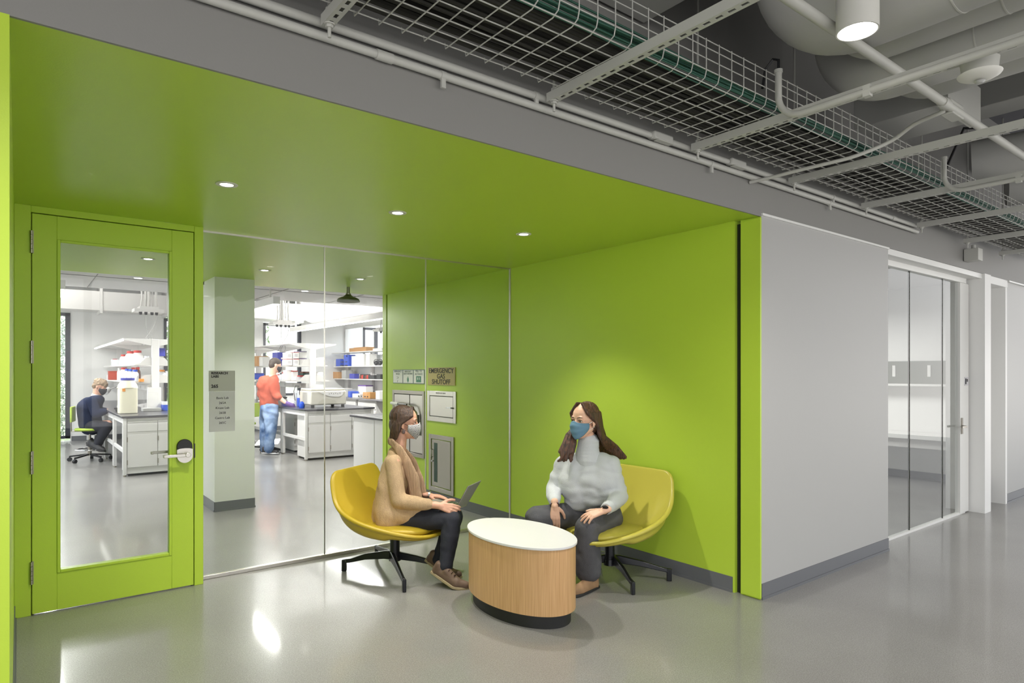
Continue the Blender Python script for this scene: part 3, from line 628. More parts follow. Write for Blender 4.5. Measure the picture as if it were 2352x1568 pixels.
# occupancy sensor on the third strut
o = root('ceiling_sensor', (4.0, 1.05, 2.8), 'white round motion sensor with dome lens on the strut', 'sensor')
sx_, sy_, sz_ = fx = P(2250, 172, 2.62)
G().lathe([(.0, .0), (.062, .0), (.068, .055), (.0, .055)], (sx_, sy_, sz_+.004)).build('mounting_box', 'steel_paint', o)
G().lathe([(.0, -.02), (.03, -.019), (.055, -.013), (.074, -.003), (.078, .003), (.068, .007), (.0, .007)], (sx_, sy_, sz_)).build('sensor_dome', 'lamp_shell', o)
G().lathe([(.0, -.036), (.012, -.034), (.02, -.026), (.0, -.02)], (sx_, sy_, sz_)).build('lens', 'grey_device', o)
o = root('pipe_tag', (3.3, .9, 3.12), 'small dark red round tag marked 8 on a pipe', 'tag')
c = P(2098, -8, 2.95); G().lathe([(0, 0), (.045, 0), (.045, .012), (0, .012)], c, M=Matrix.Rotation(.35, 3, RT)).build('disc', mat('tag_red', '4a1a20', .5), o)
text('8', c+Vector((0, 0, -.003))-FW*.01, .05, 'paper', o, Matrix.Rotation(-YAW, 3, 'Z') @ Matrix.Rotation(math.pi*.72, 3, 'X'))
# ================================================================ table and lounge chairs
o = root('oval_coffee_table', (2.54, 3.217, 0), 'oval oak drum coffee table with white top between the women', 'coffee table')
def ellpts(ax, ay, n=72): return [(2.54+ax*math.cos(2*math.pi*k/n), 3.217+ay*math.sin(2*math.pi*k/n)) for k in range(n)]
G().prism(ellpts(.262, .438), .082, .468).build('table_body', 'oak', o)
G().prism(ellpts(.272, .448), .468, .484).build('table_top', 'table_white', o, bevel=.003)
G().prism(ellpts(.232, .408), 0, .082).build('plinth', 'plinth_black', o)

def loungechair(loc, face, label, m, legs):
    o = root('lounge_chair', loc, label, 'armchair', 'swivel lounge chairs at the coffee table'); c = Vector(loc)
    F = Vector((math.cos(face), math.sin(face), 0)); L_ = Vector((-F.y, F.x, 0)); U = Vector((0, 0, 1))
    def T(x, y, z): return c + F*(x*.87+.033) + L_*(y*.90) + U*z
    # rim outline from back centre to front centre (half), mirrored
    half = [(-.40, 0, .765), (-.40, .15, .765), (-.396, .25, .762), (-.382, .305, .725), (-.35, .335, .64), (-.30, .362, .56), (-.21, .385, .50), (-.07, .40, .455), (.08, .385, .42), (.22, .34, .387), (.33, .25, .355), (.395, .13, .337), (.41, 0, .33)]
    # resample smoothly
    def cr(p, t):
        i = min(int(t), len(p)-2); f = t-i; a, b_, c_, d = p[max(i-1, 0)], p[i], p[i+1], p[min(i+2, len(p)-1)]
        return tuple(.5*((2*b_[k])+(-a[k]+c_[k])*f+(2*a[k]-5*b_[k]+4*c_[k]-d[k])*f*f+(-a[k]+3*b_[k]-3*c_[k]+d[k])*f**3) for k in range(3))
    N = 40; hp = [cr(half, (len(half)-1)*i/N) for i in range(N+1)]
    rim = hp + [(x, -y, z) for x, y, z in reversed(hp[1:-1])]; M_ = len(rim)
    g = G(); Q = 16; rings = []
    def sec(p, q):
        x, y, z = p; back = max(0, min(1, (-x+.05)/.4)); side = min(1, abs(y)/.4)
        e = 2.1-.4*back
        s_ = 1-q; cx = .02
        rx = cx+(x-cx)*s_**(.75+.04*back); ry = y*s_**.75
        rz = .335+(z-.335)*(s_**e)
        return rx, ry, rz
    inner = []
    for q in [k/Q for k in range(Q)]: inner.append([sec(p, q*.97) for p in rim])
    outer = []
    for q in [k/Q for k in range(Q)]:
        row = []
        for p in rim:
            x, y, z = p; s_ = 1-q*.97; r0 = Vector((x-.0, y, 0)); nn = r0.normalized() if r0.length > 0 else r0
            bk = max(0, min(1, -x/.3)); ee = 2.0-.1*bk; X_ = x*s_**(.48+.2*bk); Y_ = y*s_**(.48+.1*bk); zz = .315+(z-.315)*s_**ee
            off = .035*min(1, q*8+.0)
            row.append((X_+nn.x*off*s_, Y_+nn.y*off*s_, zz-.05*min(1, q*5)*(1 if z > .4 else .5)*s_))
        outer.append(row)
    rows = list(reversed(inner))
    lip = [[(p[0]+(Vector((p[0], p[1], 0)).normalized().x)*k1, p[1]+(Vector((p[0], p[1], 0)).normalized().y)*k1, p[2]+k2) for p in rim] for k1, k2 in ((.006, .012), (.022, .016), (.036, .008), (.042, -.012))]
    rows += lip + outer[1:]
    idx = []
    for row in rows: k0 = len(g.v); g.v += [T(*p) for p in row]; idx.append(k0)
    g.loft(idx, M_)
    shell = g.build('seat_shell', m, o, angle=180)
    md = shell.modifiers.new('sub', 'SUBSURF'); md.levels = 1; md.render_levels = 1
    # seat pad
    g = G(); rows = []
    for k in range(9):
        t = -math.pi/2+math.pi*k/8; sc = math.cos(t)**.55 if 0 < k < 8 else .02; row = []
        for i in range(48):
            a = 2*math.pi*i/48; ex = .33*(abs(math.cos(a))**.75)*(1 if math.cos(a) > 0 else -1); ey = .285*(abs(math.sin(a))**.75)*(1 if math.sin(a) > 0 else -1)
            row.append((.045+ex*sc, ey*sc, .355+.042*math.sin(t)+.02*(abs(ey*sc)/.28)**2))
        rows.append(row)
    idx = []
    for row in rows: k0 = len(g.v); g.v += [T(*p) for p in row]; idx.append(k0)
    g.loft(idx, 48); g.build('seat_cushion', m, o, angle=180)
    G().cone(T(0, 0, .12), T(0, 0, .31), .036, .036, 28).cone(T(0, 0, .1), T(0, 0, .14), .045, .038, 28).lathe([(.0, .292), (.11, .292), (.11, .30), (.0, .30)], c).build('column', 'black_metal', o)
    for tip in legs:
        tip = Vector(tip); tip.z = 0; dv = (tip-c); dv.z = 0; ln = dv.length; dv.normalize(); sd = Vector((-dv.y, dv.x, 0)); g = G()
        prof = [(0, .105, .165, .020), (.05, .108, .165, .020), (.2, .095, .138, .016), (ln-.06, .068, .096, .014), (ln-.012, .062, .090, .014), (ln, .0, .078, .013)]
        rr = []
        for s_, z0, z1, w in prof[:5]:
            k0 = len(g.v); b_ = c+dv*s_
            g.v += [b_+sd*w+U*z0, b_-sd*w+U*z0, b_-sd*w*.7+U*z1, b_+sd*w*.7+U*z1]; rr.append(k0)
        g.loft(rr, 4)
        g.prism([((c+dv*(ln-.03)+sd*i*.013).x, (c+dv*(ln-.03)+sd*i*.013).y) for i in (-1, 1)]+[((c+dv*(ln+.006)+sd*i*.013).x, (c+dv*(ln+.006)+sd*i*.013).y) for i in (1, -1)], .001, .088)
        g.build('leg', 'black_metal', o, bevel=.005)
    return o
C1 = RD(-.905, 4.80, 0); C2 = RD(.738, 4.70, 0)
CH1 = loungechair(C1, math.radians(-37.6-22), 'mustard yellow swivel lounge chair under the woman with laptop', 'yellow_leather', [P(787, 1310, 4.845)*1, P(929, 1358, 4.375), P(864, 1271, 5.25), RD(-.905+.42, 4.74, 0)])
CH2 = loungechair(C2, math.radians(-37.6-141), 'lime yellow swivel lounge chair under the woman in pale sweater', 'pale_leather', [P(1541, 1333, 4.613), P(1455, 1366, 4.324), RD(.738-.1, 5.08, 0), RD(.738-.41, 4.77, 0)])
# ================================================================ laboratory
def yat(u, X):
    d = FW*FPX + RT*(u-1176); return d.y*X/d.x
def xat(u, Y):
    d = FW*FPX + RT*(u-1176); return d.x*Y/d.y
HB = .87
def bench(x0, x1, y0, mods, label, ytop):
    o = root('laboratory_bench', (x0, y0, 0), label, 'lab bench', 'island benches in the laboratory')
    G().box((x0-.02, y0-.02, HB-.03), (x1+.02, ytop, HB)).build('worktop', 'worktop_black', o, bevel=.003)
    for i in range(mods):
        ya = y0+i*1.25; yb = ya+1.2
        for x in (x0+.02, x1-.02):
            for y in (ya+.02, yb-.02):
                G().box((x-.022, y-.022, .02), (x+.022, y+.022, HB-.03)).build('leg', 'lab_white', o, bevel=.002)
                G().cone((x, y, 0), (x, y, .02), .02, n=10).build('foot', 'steel', o)
        for x in (x0+.02, x1-.02):
            G().box((x-.015, ya+.04, HB-.11), (x+.015, yb-.04, HB-.03)).build('rail', 'lab_white', o)
        G().box((x0, ya+.04, .34), (x0+.03, yb-.04, .39)).build('rail', 'lab_white', o)
    return o
def cabinet(x0, x1, y0, y1, ndoor, label, drawers=True, grp='white base cabinets under the benches'):
    o = root('base_cabinet', ((x0+x1)/2, (y0+y1)/2, 0), label, 'cabinet', grp)
    G().box((x0, y0+.02, .035), (x1, y1, HB-.035)).build('cabinet_body', 'lab_white', o)
    G().box((x0+.02, y0+.05, 0), (x1-.02, y1-.02, .035)).build('plinth', 'black_plastic', o)
    w = (x1-x0)/ndoor
    for i in range(ndoor):
        a, b = x0+i*w+.004, x0+(i+1)*w-.004
        G().box((a, y0, .125), (b, y0+.02, .60 if drawers else .8)).build('door', 'lab_white', o, bevel=.002)
        if drawers: G().box((a, y0, .64), (b, y0+.02, .765)).build('drawer', 'lab_white', o, bevel=.002); G().box((a, y0+.004, .60), (b, y0+.019, .64)).build('drawer_grip', 'lab_shadow', o)
        G().box((a, y0+.004, .772), (b, y0+.019, .79)).build('top_grip', 'lab_shadow', o)
        for z in (.2, .53): G().box((a-.005, y0-.006, z-.035), (a+.007, y0+.001, z+.035)).build('hinge', 'steel', o)
    return o
bench(1.193, 2.44, 10.7, 5, 'island bench with open steel legs seen through the door pane', 16.93)
bench(3.86, 5.11, 10.766, 4, 'island bench under the centrifuge behind the glass wall', 15.7)
cabinet(1.24, 2.42, 10.7, 11.25, 3, 'white cabinet with drawers and doors under bench seen through door pane')
cabinet(3.91, 5.09, 10.766, 11.3, 3, 'white cabinet with drawers and doors under the centrifuge')
cabinet(1.75, 2.2, 12.2, 12.8, 1, 'grey blue drawer unit under bench beside the seated man')
cabinet(4.1, 4.9, 12.0, 12.6, 1, 'pale cabinet farther back under the middle bench')
o = root('sink_bench', (4.7, 8.6, 0), 'white end bench with black top beside green wall end', 'lab bench')
G().box((3.916, 7.92, HB-.03), (6.6, 9.06, HB)).build('worktop', 'worktop_black', o, bevel=.003)
G().box((3.955, 7.94, .02), (3.975, 9.0, HB-.03)).build('end_panel', 'lab_white', o); G().box((3.976, 7.95, .0), (6.55, 8.98, HB-.031)).build('bench_body', 'lab_white', o)
G().box((3.96, 9.001, .45), (3.985, 9.012, .53)).build('hinge', 'steel', o)
G().box((3.95, 8.30, .02), (3.956, 8.303, HB-.04)).build('panel_joint', 'lab_shadow', o)
G().box((4.05, 8.1, HB), (4.6, 8.5, HB+.002)).build('sink_basin', 'black_plastic', o)
def rack(xc, y0, y1, label, hw=.46, led=True):
    o = root('shelf_rack', (xc, y0, HB), label, 'shelving', 'white shelf racks standing on the benches')
    for y in (y0, (y0+y1)/2, y1): G().box((xc-.055, y-.03, HB+.001), (xc+.055, y+.03, 2.05)).build('upright', 'lab_white', o, bevel=.004)
    g = G()
    prof = [(-hw, 2.035), (0, 1.93), (hw, 2.035), (hw, 2.055), (-hw, 2.055)]
    for y in (y0-.02, (y0+y1)/2-.02, y1-.02): g.prism([(xc+a, b) for a, b in prof], y, y+.03, Matrix(((1,0,0,0),(0,0,1,0),(0,1,0,0),(0,0,0,1))))
    g.box((xc-hw, y0, 2.035), (xc+hw, y1, 2.055)); g.build('canopy', 'lab_white', o)
    if led:
        for a, b in ((y0+.05, (y0+y1)/2-.05), ((y0+y1)/2+.05, y1-.05)): G().box((xc-hw-.022, a, 2.018), (xc-hw+.012, b, 2.034)).build('led_strip', 'led_glow', o)
    for z, w in ((1.635, .30), (1.345, .34)):
        for sgn in (-1, 1):
            G().box((xc+sgn*.058 if sgn > 0 else xc-w, y0+.02, z-.02), (xc+w if sgn > 0 else xc-.058, y1, z)).build('shelf', 'lab_white', o)
            for y in (y0, (y0+y1)/2): G().prism([(xc+sgn*.05, z-.02), (xc+sgn*(w-.01), z-.02), (xc+sgn*w, z+.0), (xc+sgn*(w*.75), z+.012), (xc+sgn*(w*.45), z+.11), (xc+sgn*.05, z+.115)], y-.005, y+.0, Matrix(((1,0,0,0),(0,0,1,0),(0,1,0,0),(0,0,0,1)))).build('bracket', 'lab_shadow', o)
    G().box((xc-.11, y0+.04, 1.2), (xc-.06, y1, 1.29)).build('socket_rail', 'lab_white', o)
    for k in range(4): G().box((xc-.114, y0+.25+k*.5, 1.225), (xc-.11, y0+.31+k*.5, 1.27)).build('socket', 'lab_shadow', o)
    return o
rack(1.81, 12.1, 16.9, 'white shelf rack with glowing light strip behind door pane')
rack(4.48, 12.1, 15.6, 'white shelf rack on the bench behind the centrifuge', led=False)
# bench and wall shelves along the right laboratory wall
o = root('wall_bench', (6.85, 13.4, 0), 'long white bench with dark top along right laboratory wall', 'lab bench')
G().box((6.5, 9.9, HB-.03), (7.19, 16.95, HB)).build('worktop', 'worktop_grey', o, bevel=.003)
for k in range(6):
    y = 10.3+k*1.12
    if k != 2: G().box((6.56, y, .04), (7.15, y+1.0, HB-.035)).build('cabinet_body', 'lab_white', o); G().box((6.545, y+.01, .64), (6.56, y+.99, .79)).build('drawer', 'lab_white', o, bevel=.002); G().box((6.545, y+.01, .12), (6.56, y+.99, .6)).build('door', 'lab_white', o, bevel=.002)
for z, w, nm in ((1.335, .34, 'lower'), (1.665, .34, 'middle'), (2.03, .40, 'upper')):
    o = root('wall_shelf', (7.0, 13.6, z), '%s long white shelf above the right laboratory bench' % nm, 'shelf', 'long shelves on the right laboratory wall')
    G().box((7.19-w, 10.2, z-.022), (7.19, 16.9, z)).build('shelf_board', 'lab_white', o)
    for k in range(5): G().box((7.12, 10.6+k*1.5, z-.3), (7.19, 10.68+k*1.5, z-.023)).build('support', 'lab_white', o)
# linear pendant lamps
def linear(x, y0, y1, z, label, power):
    o = root('linear_pendant_lamp', (x, (y0+y1)/2, z), label, 'pendant lamp', 'long white linear lamps over the laboratory')
    G().box((x-.05, y0, z), (x+.05, y1, z+.11)).build('housing', 'lab_white', o, bevel=.004)
    G().box((x-.046, y0+.01, z-.006), (x+.046, y1-.01, z-.0005)).build('diffuser', 'led_glow', o)
    for y in (y0+.3, (y0+y1)/2, y1-.3): G().box((x-.012, y-.012, z+.11), (x+.012, y+.012, 2.75 if y < 11.2 else 3.4)).build('hanger', 'lab_white', o)
    area_lamp('linear_lamp_light', (x, (y0+y1)/2, z-.02), (.09, y1-y0), power*.36, color=(1, .98, .95))
    ya = max(y0, 11.7)
    if y1-ya > 2: area_lamp('added_uplight', (x, (ya+y1)/2, z+.13), (.09, y1-ya), power*.5, (math.pi, 0, 0), (1, .98, .95))  # upward light added over the housing to brighten the laboratory walls
linear(2.99, 9.52, 12.4, 2.5, 'white linear lamp hanging beside the column', 260)
linear(5.36, 9.9, 15.9, 2.5, 'long white linear lamp slanting towards the right green wall', 420)
linear(.40, 9.4, 15.0, 2.5, 'white linear lamp cut off by left door frame', 260)
# ducts
o = root('spiral_duct', (5.9, 14, 3.0), 'large white spiral duct under the laboratory ceiling', 'duct')
pts = [(5.9, 11.35+4.5*k/160, 3.05) for k in range(161)]
G().tube(pts, [.31+.006*(1 if k % 4 == 0 else 0) for k in range(161)], 36).build('duct_shell', 'lab_shadow', o)
o = root('spiral_duct', (2.75, 14, 3.0), 'white spiral duct cut off by the right edge of door pane', 'duct')
pts = [(3.05, 12.6+3.29*k/80, 3.02) for k in range(81)]
G().tube(pts, [.3+.006*(1 if k % 4 == 0 else 0) for k in range(81)], 36).build('duct_shell', 'lab_white', o)
o = root('rectangular_duct', (3.2, 16.1, 2.78), 'white rectangular duct crossing high before the far laboratory wall', 'duct')
G().box((-1.4, 15.9, 2.8), (7.15, 16.5, 3.2)).build('duct_shell', 'lab_shadow', o, bevel=.005)
for x in (1.35, 2.6, 5.6): G().box((x, 15.87, 2.74), (x+.05, 16.52, 3.38)).build('hanger', 'lab_shadow', o)
# service boxes hanging over the benches
def service(x, y, z, label):
    o = root('ceiling_service_panel', (x, y, z), label, 'service panel', 'service panels hanging over the benches')
    zt = 2.75 if y < 11.25 else 3.4
    g = G().prism([(x-.22, y-.13), (x+.22, y-.13), (x+.22, y+.2), (x-.22, y+.2)], z, z+.05).prism([(x-.14, y-.13), (x+.14, y-.13), (x+.14, y+.2), (x-.14, y+.2)], z+.05, z+.09)
    g.build('panel_box', 'lab_white', o)
    for i, dx in enumerate((-.11, -.05, .0, .06, .12)):
        G().tube([(x+dx, y, z+.09), (x+dx*.9+.01, y+.02, z+.25), (x+dx*1.1-.01, y, zt)], (.014, .02, .03, .012, .018)[i], 8).build('conduit', 'lab_shadow', o)
    for dx in (-.12, -.04, .05, .12): G().lathe([(0, 0), (.022, 0), (.026, .045), (0, .045)], (x+dx, y-.03, z-.046), 14).build('socket', 'black_plastic', o)
    g = G(); 
    g.tube([(x-.04, y-.03, z-.04), (x-.03, y, z-.25), (x+.02, y+.05, z-.42), (x-.03, y+.1, z-.55)], .006, 6)
    g.build('cord', 'grey_device', o)
    G().tube([(x+.12, y-.03, z-.04), (x+.1, y, z-.2), (x-.01, y+.04, z-.4), (x-.08, y+.1, z-.56)], .006, 6).build('cord', 'grey_device', o)
    G().tube([Vector((x+.02+.05*math.cos(t), y+.05, z-.46+.08*math.sin(t))) for t in [2*math.pi*k/16 for k in range(16)]], .005, 6, closed=True).build('cord_loop', 'grey_device', o)
    return o
service(1.75, 12.4, 2.52, 'white service panel with black sockets over bench behind door')
service(4.2, 13.0, 2.45, 'white service panel with crossing cords over middle bench')
service(6.75, 13.6, 2.45, 'white service panel with hanging cords near right laboratory window')
# ------------------------------------------------ small goods
def jar(x, y, z, r, h, body, cap_, label, cat='bottle', group=None, neck=.55, name='bottle', caph=.16):
    o = root(name, (x, y, z), label, cat, group); r *= 1
    G().lathe([(.0, .001), (r*.95, .001), (r, h*.04), (r, h*.62), (r*.85, h*.74), (r*neck, h*.82), (r*neck, h*.88), (0, h*.88)], (x, y, z), 20).build('bottle_body', body, o)
    if cap_: G().lathe([(0, 0), (r*(neck+.1), 0), (r*(neck+.1), h*caph), (0, h*caph)], (x, y, z+h*.84), 20).build('cap', cap_, o)
    return o
def bx(name, x, y, z, sx, sy, sz, m, label, cat='box', group=None, lid=None, lidm=None, rz=0, front=None):
    o = root(name, (x, y, z), label, cat, group, rz); R_ = Matrix.Rotation(rz, 3, 'Z')
    G().cbox((x, y, z+sz/2+.001), (sx, sy, sz), rz).build('body', m, o, bevel=min(.006, sz*.1))
    if lid: G().cbox((x, y, z+sz+lid/2), (sx*1.03, sy*1.03, lid), rz).build('lid', lidm or m, o)
    if front:
        fm, fw, fh = front; G().cbox(Vector((x, y, z+sz*.55)) + R_ @ Vector((0, -sy/2-.003, 0)), (sx*fw, .004, sz*fh), rz).build('front_label', fm, o)
    return o
def onA(u, x=1.6): return yat(u, x)
# rack behind the door: upper shelf
g1 = 'goods on the upper shelf behind door pane'
for u, r, h, b_, c_, l in ((285, .075, .21, 'bottle_white', 'red_plastic', 'white bottle with red cap and round shoulder, upper shelf'), (301, .095, .25, 'bottle_white', 'red_plastic', 'largest white jar with red cap on upper shelf'), (316, .085, .24, 'bottle_white', 'red_plastic', 'white jar with red cap nearest the rack post'), (264, .06, .15, 'plastic_clear', 'red_plastic', 'small clear bottle with red cap at far end of upper shelf')):
    jar(1.62, yat(u, 1.62), 1.635, r, h, b_, c_, l, group=g1, neck=.6)
bx('storage_box', 1.6, yat(246, 1.6), 1.635, .16, .3, .22, 'paper', 'tall white box at the far end of upper shelf', group=g1)
bx('storage_box', 1.62, yat(270, 1.62)+.1, 1.635, .2, .2, .13, 'plastic_clear', 'clear plastic box behind small red capped bottle', group=g1)
bx('storage_box', 1.72, yat(291, 1.70), 1.635, .1, .3, .1, 'paper', 'low white box among the red capped jars', group=g1)
bx('notice_card', 1.95, 12.5, 1.78, .14, .03, .14, 'blue_dark', 'blue card box beside the rack post', group=g1)
# lower shelf
g2 = 'goods on the lower shelf behind door pane'
bx('plastic_crate', 1.58, yat(262, 1.58), 1.345, .2, .25, .17, 'terracotta', 'terracotta coloured crate on lower shelf', 'crate', g2, .015)
for u, x, r, h, b_, c_, l in ((274, 1.58, .04, .24, 'bottle_white', 'bottle_white', 'slim white can beside terracotta crate'), (285, 1.58, .075, .25, 'bottle_white', 'red_plastic', 'white jug with red cap on lower shelf'), (292, 1.56, .05, .22, 'plastic_clear', 'blue_plastic', 'clear bottle with blue cap beside white jug'),
                        (300, 1.57, .052, .21, 'plastic_clear', 'blue_plastic', 'middle clear bottle with blue cap on lower shelf'), (311, 1.58, .052, .2, 'plastic_clear', 'blue_plastic', 'clear bottle with blue cap nearest the bracket'), (306, 1.72, .05, .25, 'plastic_clear', 'red_plastic', 'clear bottle with dark red cap behind blue caps'), (316, 1.7, .05, .25, 'amber', 'red_plastic', 'brown bottle with red cap behind blue caps')):
    jar(x, yat(u, x), 1.345, r, h, b_, c_, l, group=g2)
jar(1.53, yat(250, 1.53), 1.345, .04, .13, 'plastic_clear', 'plastic_clear', 'small clear jar at far end of lower shelf', group=g2)
bx('tape_roll', 1.60, yat(324, 1.60)-.02, 1.345, .07, .1, .05, 'orange_plastic', 'small orange box near the bracket', group=g2)
for u, z, r, h, b_, c_, l in ((372, 1.345, .06, .2, 'plastic_clear', 'orange_plastic', 'clear bottle with orange cap right of rack post'), (384, 1.345, .06, .18, 'plastic_clear', 'plastic_clear', 'empty clear beaker right of rack post'), (337, 1.635, .06, .14, 'plastic_clear', 'plastic_clear', 'clear flask left of rack post')):
    jar(xat(u, 12.35), 12.35, z, r, h, b_, c_, l, group=g2)
# bench top behind the door
o = root('carboy', (1.335, 11.45, HB), 'big cloudy plastic carboy with blue lid on bench corner', 'carboy')
g = G(); g.prism([(1.335+.13*math.copysign(abs(math.cos(t))**.5, math.cos(t)), 11.45+.13*math.copysign(abs(math.sin(t))**.5, math.sin(t))) for t in [2*math.pi*(k+.5)/32 for k in range(32)]], HB+.001, HB+.40)
g.lathe([(.145, .0), (.13, .05), (.085, .125), (.085, .14), (0, .14)], (1.335, 11.45, HB+.385), 28); g.build('carboy_body', 'milky', o, bevel=.01)
G().lathe([(0, 0), (.095, 0), (.095, .035), (0, .035)], (1.335, 11.45, HB+.51), 28).build('lid', 'blue_dark', o); G().box((1.25, 11.314, HB+.34), (1.29, 11.319, HB+.385)).build('hazard_label', 'orange_plastic', o)
bx('tube_box', 2.03, 11.9, HB, .3, .2, .1, 'blue_plastic', 'blue rack box with clear lid beside rack post', 'box', None, .05, 'plastic_clear')
bx('balance', 1.72, 11.9, HB, .26, .25, .05, 'grey_device', 'small bench balance with glass draft shield', 'balance')
G().box((1.62, 11.85, HB+.06), (1.82, 12.0, HB+.3)).build('draft_shield', 'glass_plain', label='clear draft shield standing on the balance', cat='glass case')
bx('bench_device', 1.78, 12.02, HB+.0, .2, .06, .38, 'lab_white', 'white framed bench device behind the balance', 'device')
jar(2.18, 12.2, HB, .05, .16, 'orange_plastic', 'paper', 'small orange bottle right of rack post', group='bottles beside the rack post')
bx('tray', 2.4, 12.1, HB, .25, .2, .03, 'teal_dark', 'dark green tray right of rack post', 'tray')
for i, u in enumerate((376, 381, 387)): G().cone((xat(u, 12.2), 12.2, HB), (xat(u, 12.2), 12.2, HB+.38), .007, n=8).build('stand_rod', 'black_metal' if i % 2 else 'steel', label='thin upright lab stand rod, %s from the rack post' % ('first', 'second', 'third')[i], cat='rod', group='lab stand rods on the bench')
for i in range(4):
    x = 1.25-.0*i; y = 12.05-i*.13
    o = root('pipette', (x, y, HB), 'small black gas valve on bench edge, %s from the carboy' % ('fourth', 'third', 'second', 'nearest')[i], 'valve', 'black gas valves on the bench edge')
    G().cone((x, y, HB), (x, y, HB+.05), .012, n=10).cbox((x, y, HB+.05), (.06, .03, .025)).build('valve_body', 'black_plastic', o); o.name = 'gas_valve'
o = root('microscope', (1.5, 14.0, HB), 'microscope and papers in front of the seated man', 'microscope')
G().cbox((1.5, 13.3, HB+.02), (.2, .25, .04)).cone((1.53, 13.35, HB+.04), (1.5, 13.35, HB+.3), .025).cone((1.5, 13.4, HB+.25), (1.42, 13.2, HB+.38), .03).build('stand', 'grey_device', o)
o = root('desk_lamp', (1.35, 14.3, HB), 'thin bent desk lamp above the bench before seated man', 'lamp')
G().tube([(1.6, 14.2, HB), (1.6, 14.2, HB+.3), (1.5, 14.1, HB+.38), (1.3, 13.9, HB+.3)], .009, 8).build('arm', 'grey_device', o); G().cone((1.33, 13.93, HB+.32), (1.26, 13.86, HB+.27), .04, .06).build('lamp_shade', 'grey_device', o)
# middle rack goods
g3 = 'goods on the upper shelf of the middle rack'
bx('cardboard_box', 4.23, yat(592, 4.2)-.1, 1.635, .25, .35, .22, 'cardboard', 'opened cardboard box at far end above standing man', 'cardboard box', g3)
bx('paper_bag', 4.23, yat(604, 4.23)-.12, 1.635, .16, .25, .2, 'paper', 'white crumpled paper bags beside cardboard box', 'bag', g3)
bx('storage_box', 4.24, yat(645, 4.25), 1.635, .22, .35, .27, 'blue_dark', 'dark blue box on upper shelf above the standing man', 'box', g3, front=('paper', .4, .12))
jar(4.22, yat(655, 4.22), 1.635, .06, .15, 'bottle_white', 'bottle_white', 'white squat tub in front of dark blue box', 'tub', g3, name='tub')
for x, z, l in ((4.105, 1.635, 'lower white glove box with red edge, left of stack'), (4.105, 1.755, 'upper small white glove box, left of stack'), (4.235, 1.635, 'lower white glove box with red edge, middle'), (4.235, 1.765, 'upper white glove box with red edge, middle')):
    bx('glove_box', x, 12.42, z, .115, .22, .115, 'paper', l, 'box', g3, .008, 'red_plastic' if z != 1.755 else 'paper', front=('sign_white', .5, .5))
for z, l in ((1.635, 'lower wide box with purple corner beside post'), (1.775, 'upper wide box with purple corner beside post')):
    bx('reagent_box', 4.38, 12.5, z, .15, .3, .125, 'paper', l, 'box', g3, .01, 'purple')
g4 = 'goods on the lower shelf of the middle rack'
bx('storage_box', 4.24, yat(590, 4.24), 1.345, .2, .4, .12, 'blue_plastic', 'blue bin on lower shelf left of the standing man', 'bin', g4, .02, 'blue_dark')
bx('storage_box', 4.2, yat(661, 4.2), 1.345, .12, .22, .2, 'paper', 'tall white container right of the standing man', 'box', g4)
bx('tube_rack', 4.27, 12.5, 1.345, .1, .1, .17, 'paper', 'small white stand holding red lid', 'rack', g4, .02, 'red_plastic')
bx('wash_tray', 4.36, 12.35, 1.42, .12, .2, .02, 'red_plastic', 'red angled tray on lower shelf', 'tray', g4)
bx('tube_rack', 4.40, 12.28, 1.44, .15, .16, .05, 'teal_dark', 'dark green tube rack with red tubes', 'rack', g4, .025, 'amber')
bx('storage_box', 4.34, 12.45, 1.345, .2, .2, .07, 'plastic_clear', 'clear tray under the red one', 'tray', g4)
for i, u in enumerate((640, 645, 650)): jar(4.2, yat(u, 4.2), 1.345, .035, .12+.02*i, 'plastic_clear', ('red_plastic', 'black_plastic', 'red_plastic')[i], 'small vial bottle beside the mask of standing man, %s' % ('left', 'middle', 'right')[i], group=g4)
for i, (x, l) in enumerate(((4.7, 'white box right of middle rack post on lower shelf'), (4.72, 'white bag right of middle rack post on upper shelf'))):
    bx('storage_box', x, 12.5, (1.345, 1.635)[i], .18, .25, .16, 'paper', l, 'box', (g4, g3)[i])
# middle bench top
o = root('centrifuge', (4.5, 11.35, HB), 'cream benchtop centrifuge with curved control panel', 'centrifuge'); cxx, cyy = 4.42, 11.42
G().cbox((cxx, cyy, HB+.175), (.66, .58, .25)).build('housing', 'beige_device', o, bevel=.02)
G().cbox((cxx, cyy+.02, HB+.32), (.62, .55, .035)).build('lid', 'beige_device', o, bevel=.012)
mq = Matrix(((1,0,0,0),(0,0,1,0),(0,1,0,0),(0,0,0,1)))
G().prism([(cxx-.2, HB+.285), (cxx-.1, HB+.24), (cxx+.02, HB+.2), (cxx+.18, HB+.19), (cxx+.25, HB+.22), (cxx+.27, HB+.285)], cyy-.305, cyy-.29, mq).build('control_panel', 'lab_white', o)
for k in range(6): G().cbox((cxx+.0+k*.04, cyy-.307, HB+.245+.01*(k % 2)), (.012, .004, .012)).build('button', 'ink_grey', o)
for k in range(8): G().cbox((cxx-.332, cyy-.1+.03*k, HB+.17), (.004, .012, .2)).build('vent_slot', 'grey_device', o)
for sx in (-1, 1):
    for sy in (-1, 1): G().cone((cxx+sx*.28, cyy+sy*.24, HB), (cxx+sx*.28, cyy+sy*.24, HB+.055), .03, n=12).build('foot', 'black_plastic', o)
jar(3.98, 11.28, HB, .045, .13, 'blue_plastic', None, 'blue beaker on bench corner near purple glove', 'beaker', name='beaker')
for i, u in enumerate((677, 684)): jar(xat(u, 12.0), 12.0, HB, .027, .33, 'plastic_clear', None, 'tall clear cylinder behind the blue beaker, %s one' % ('left', 'right')[i], 'cylinder', 'measuring cylinders on middle bench', neck=.9, name='measuring_cylinder')
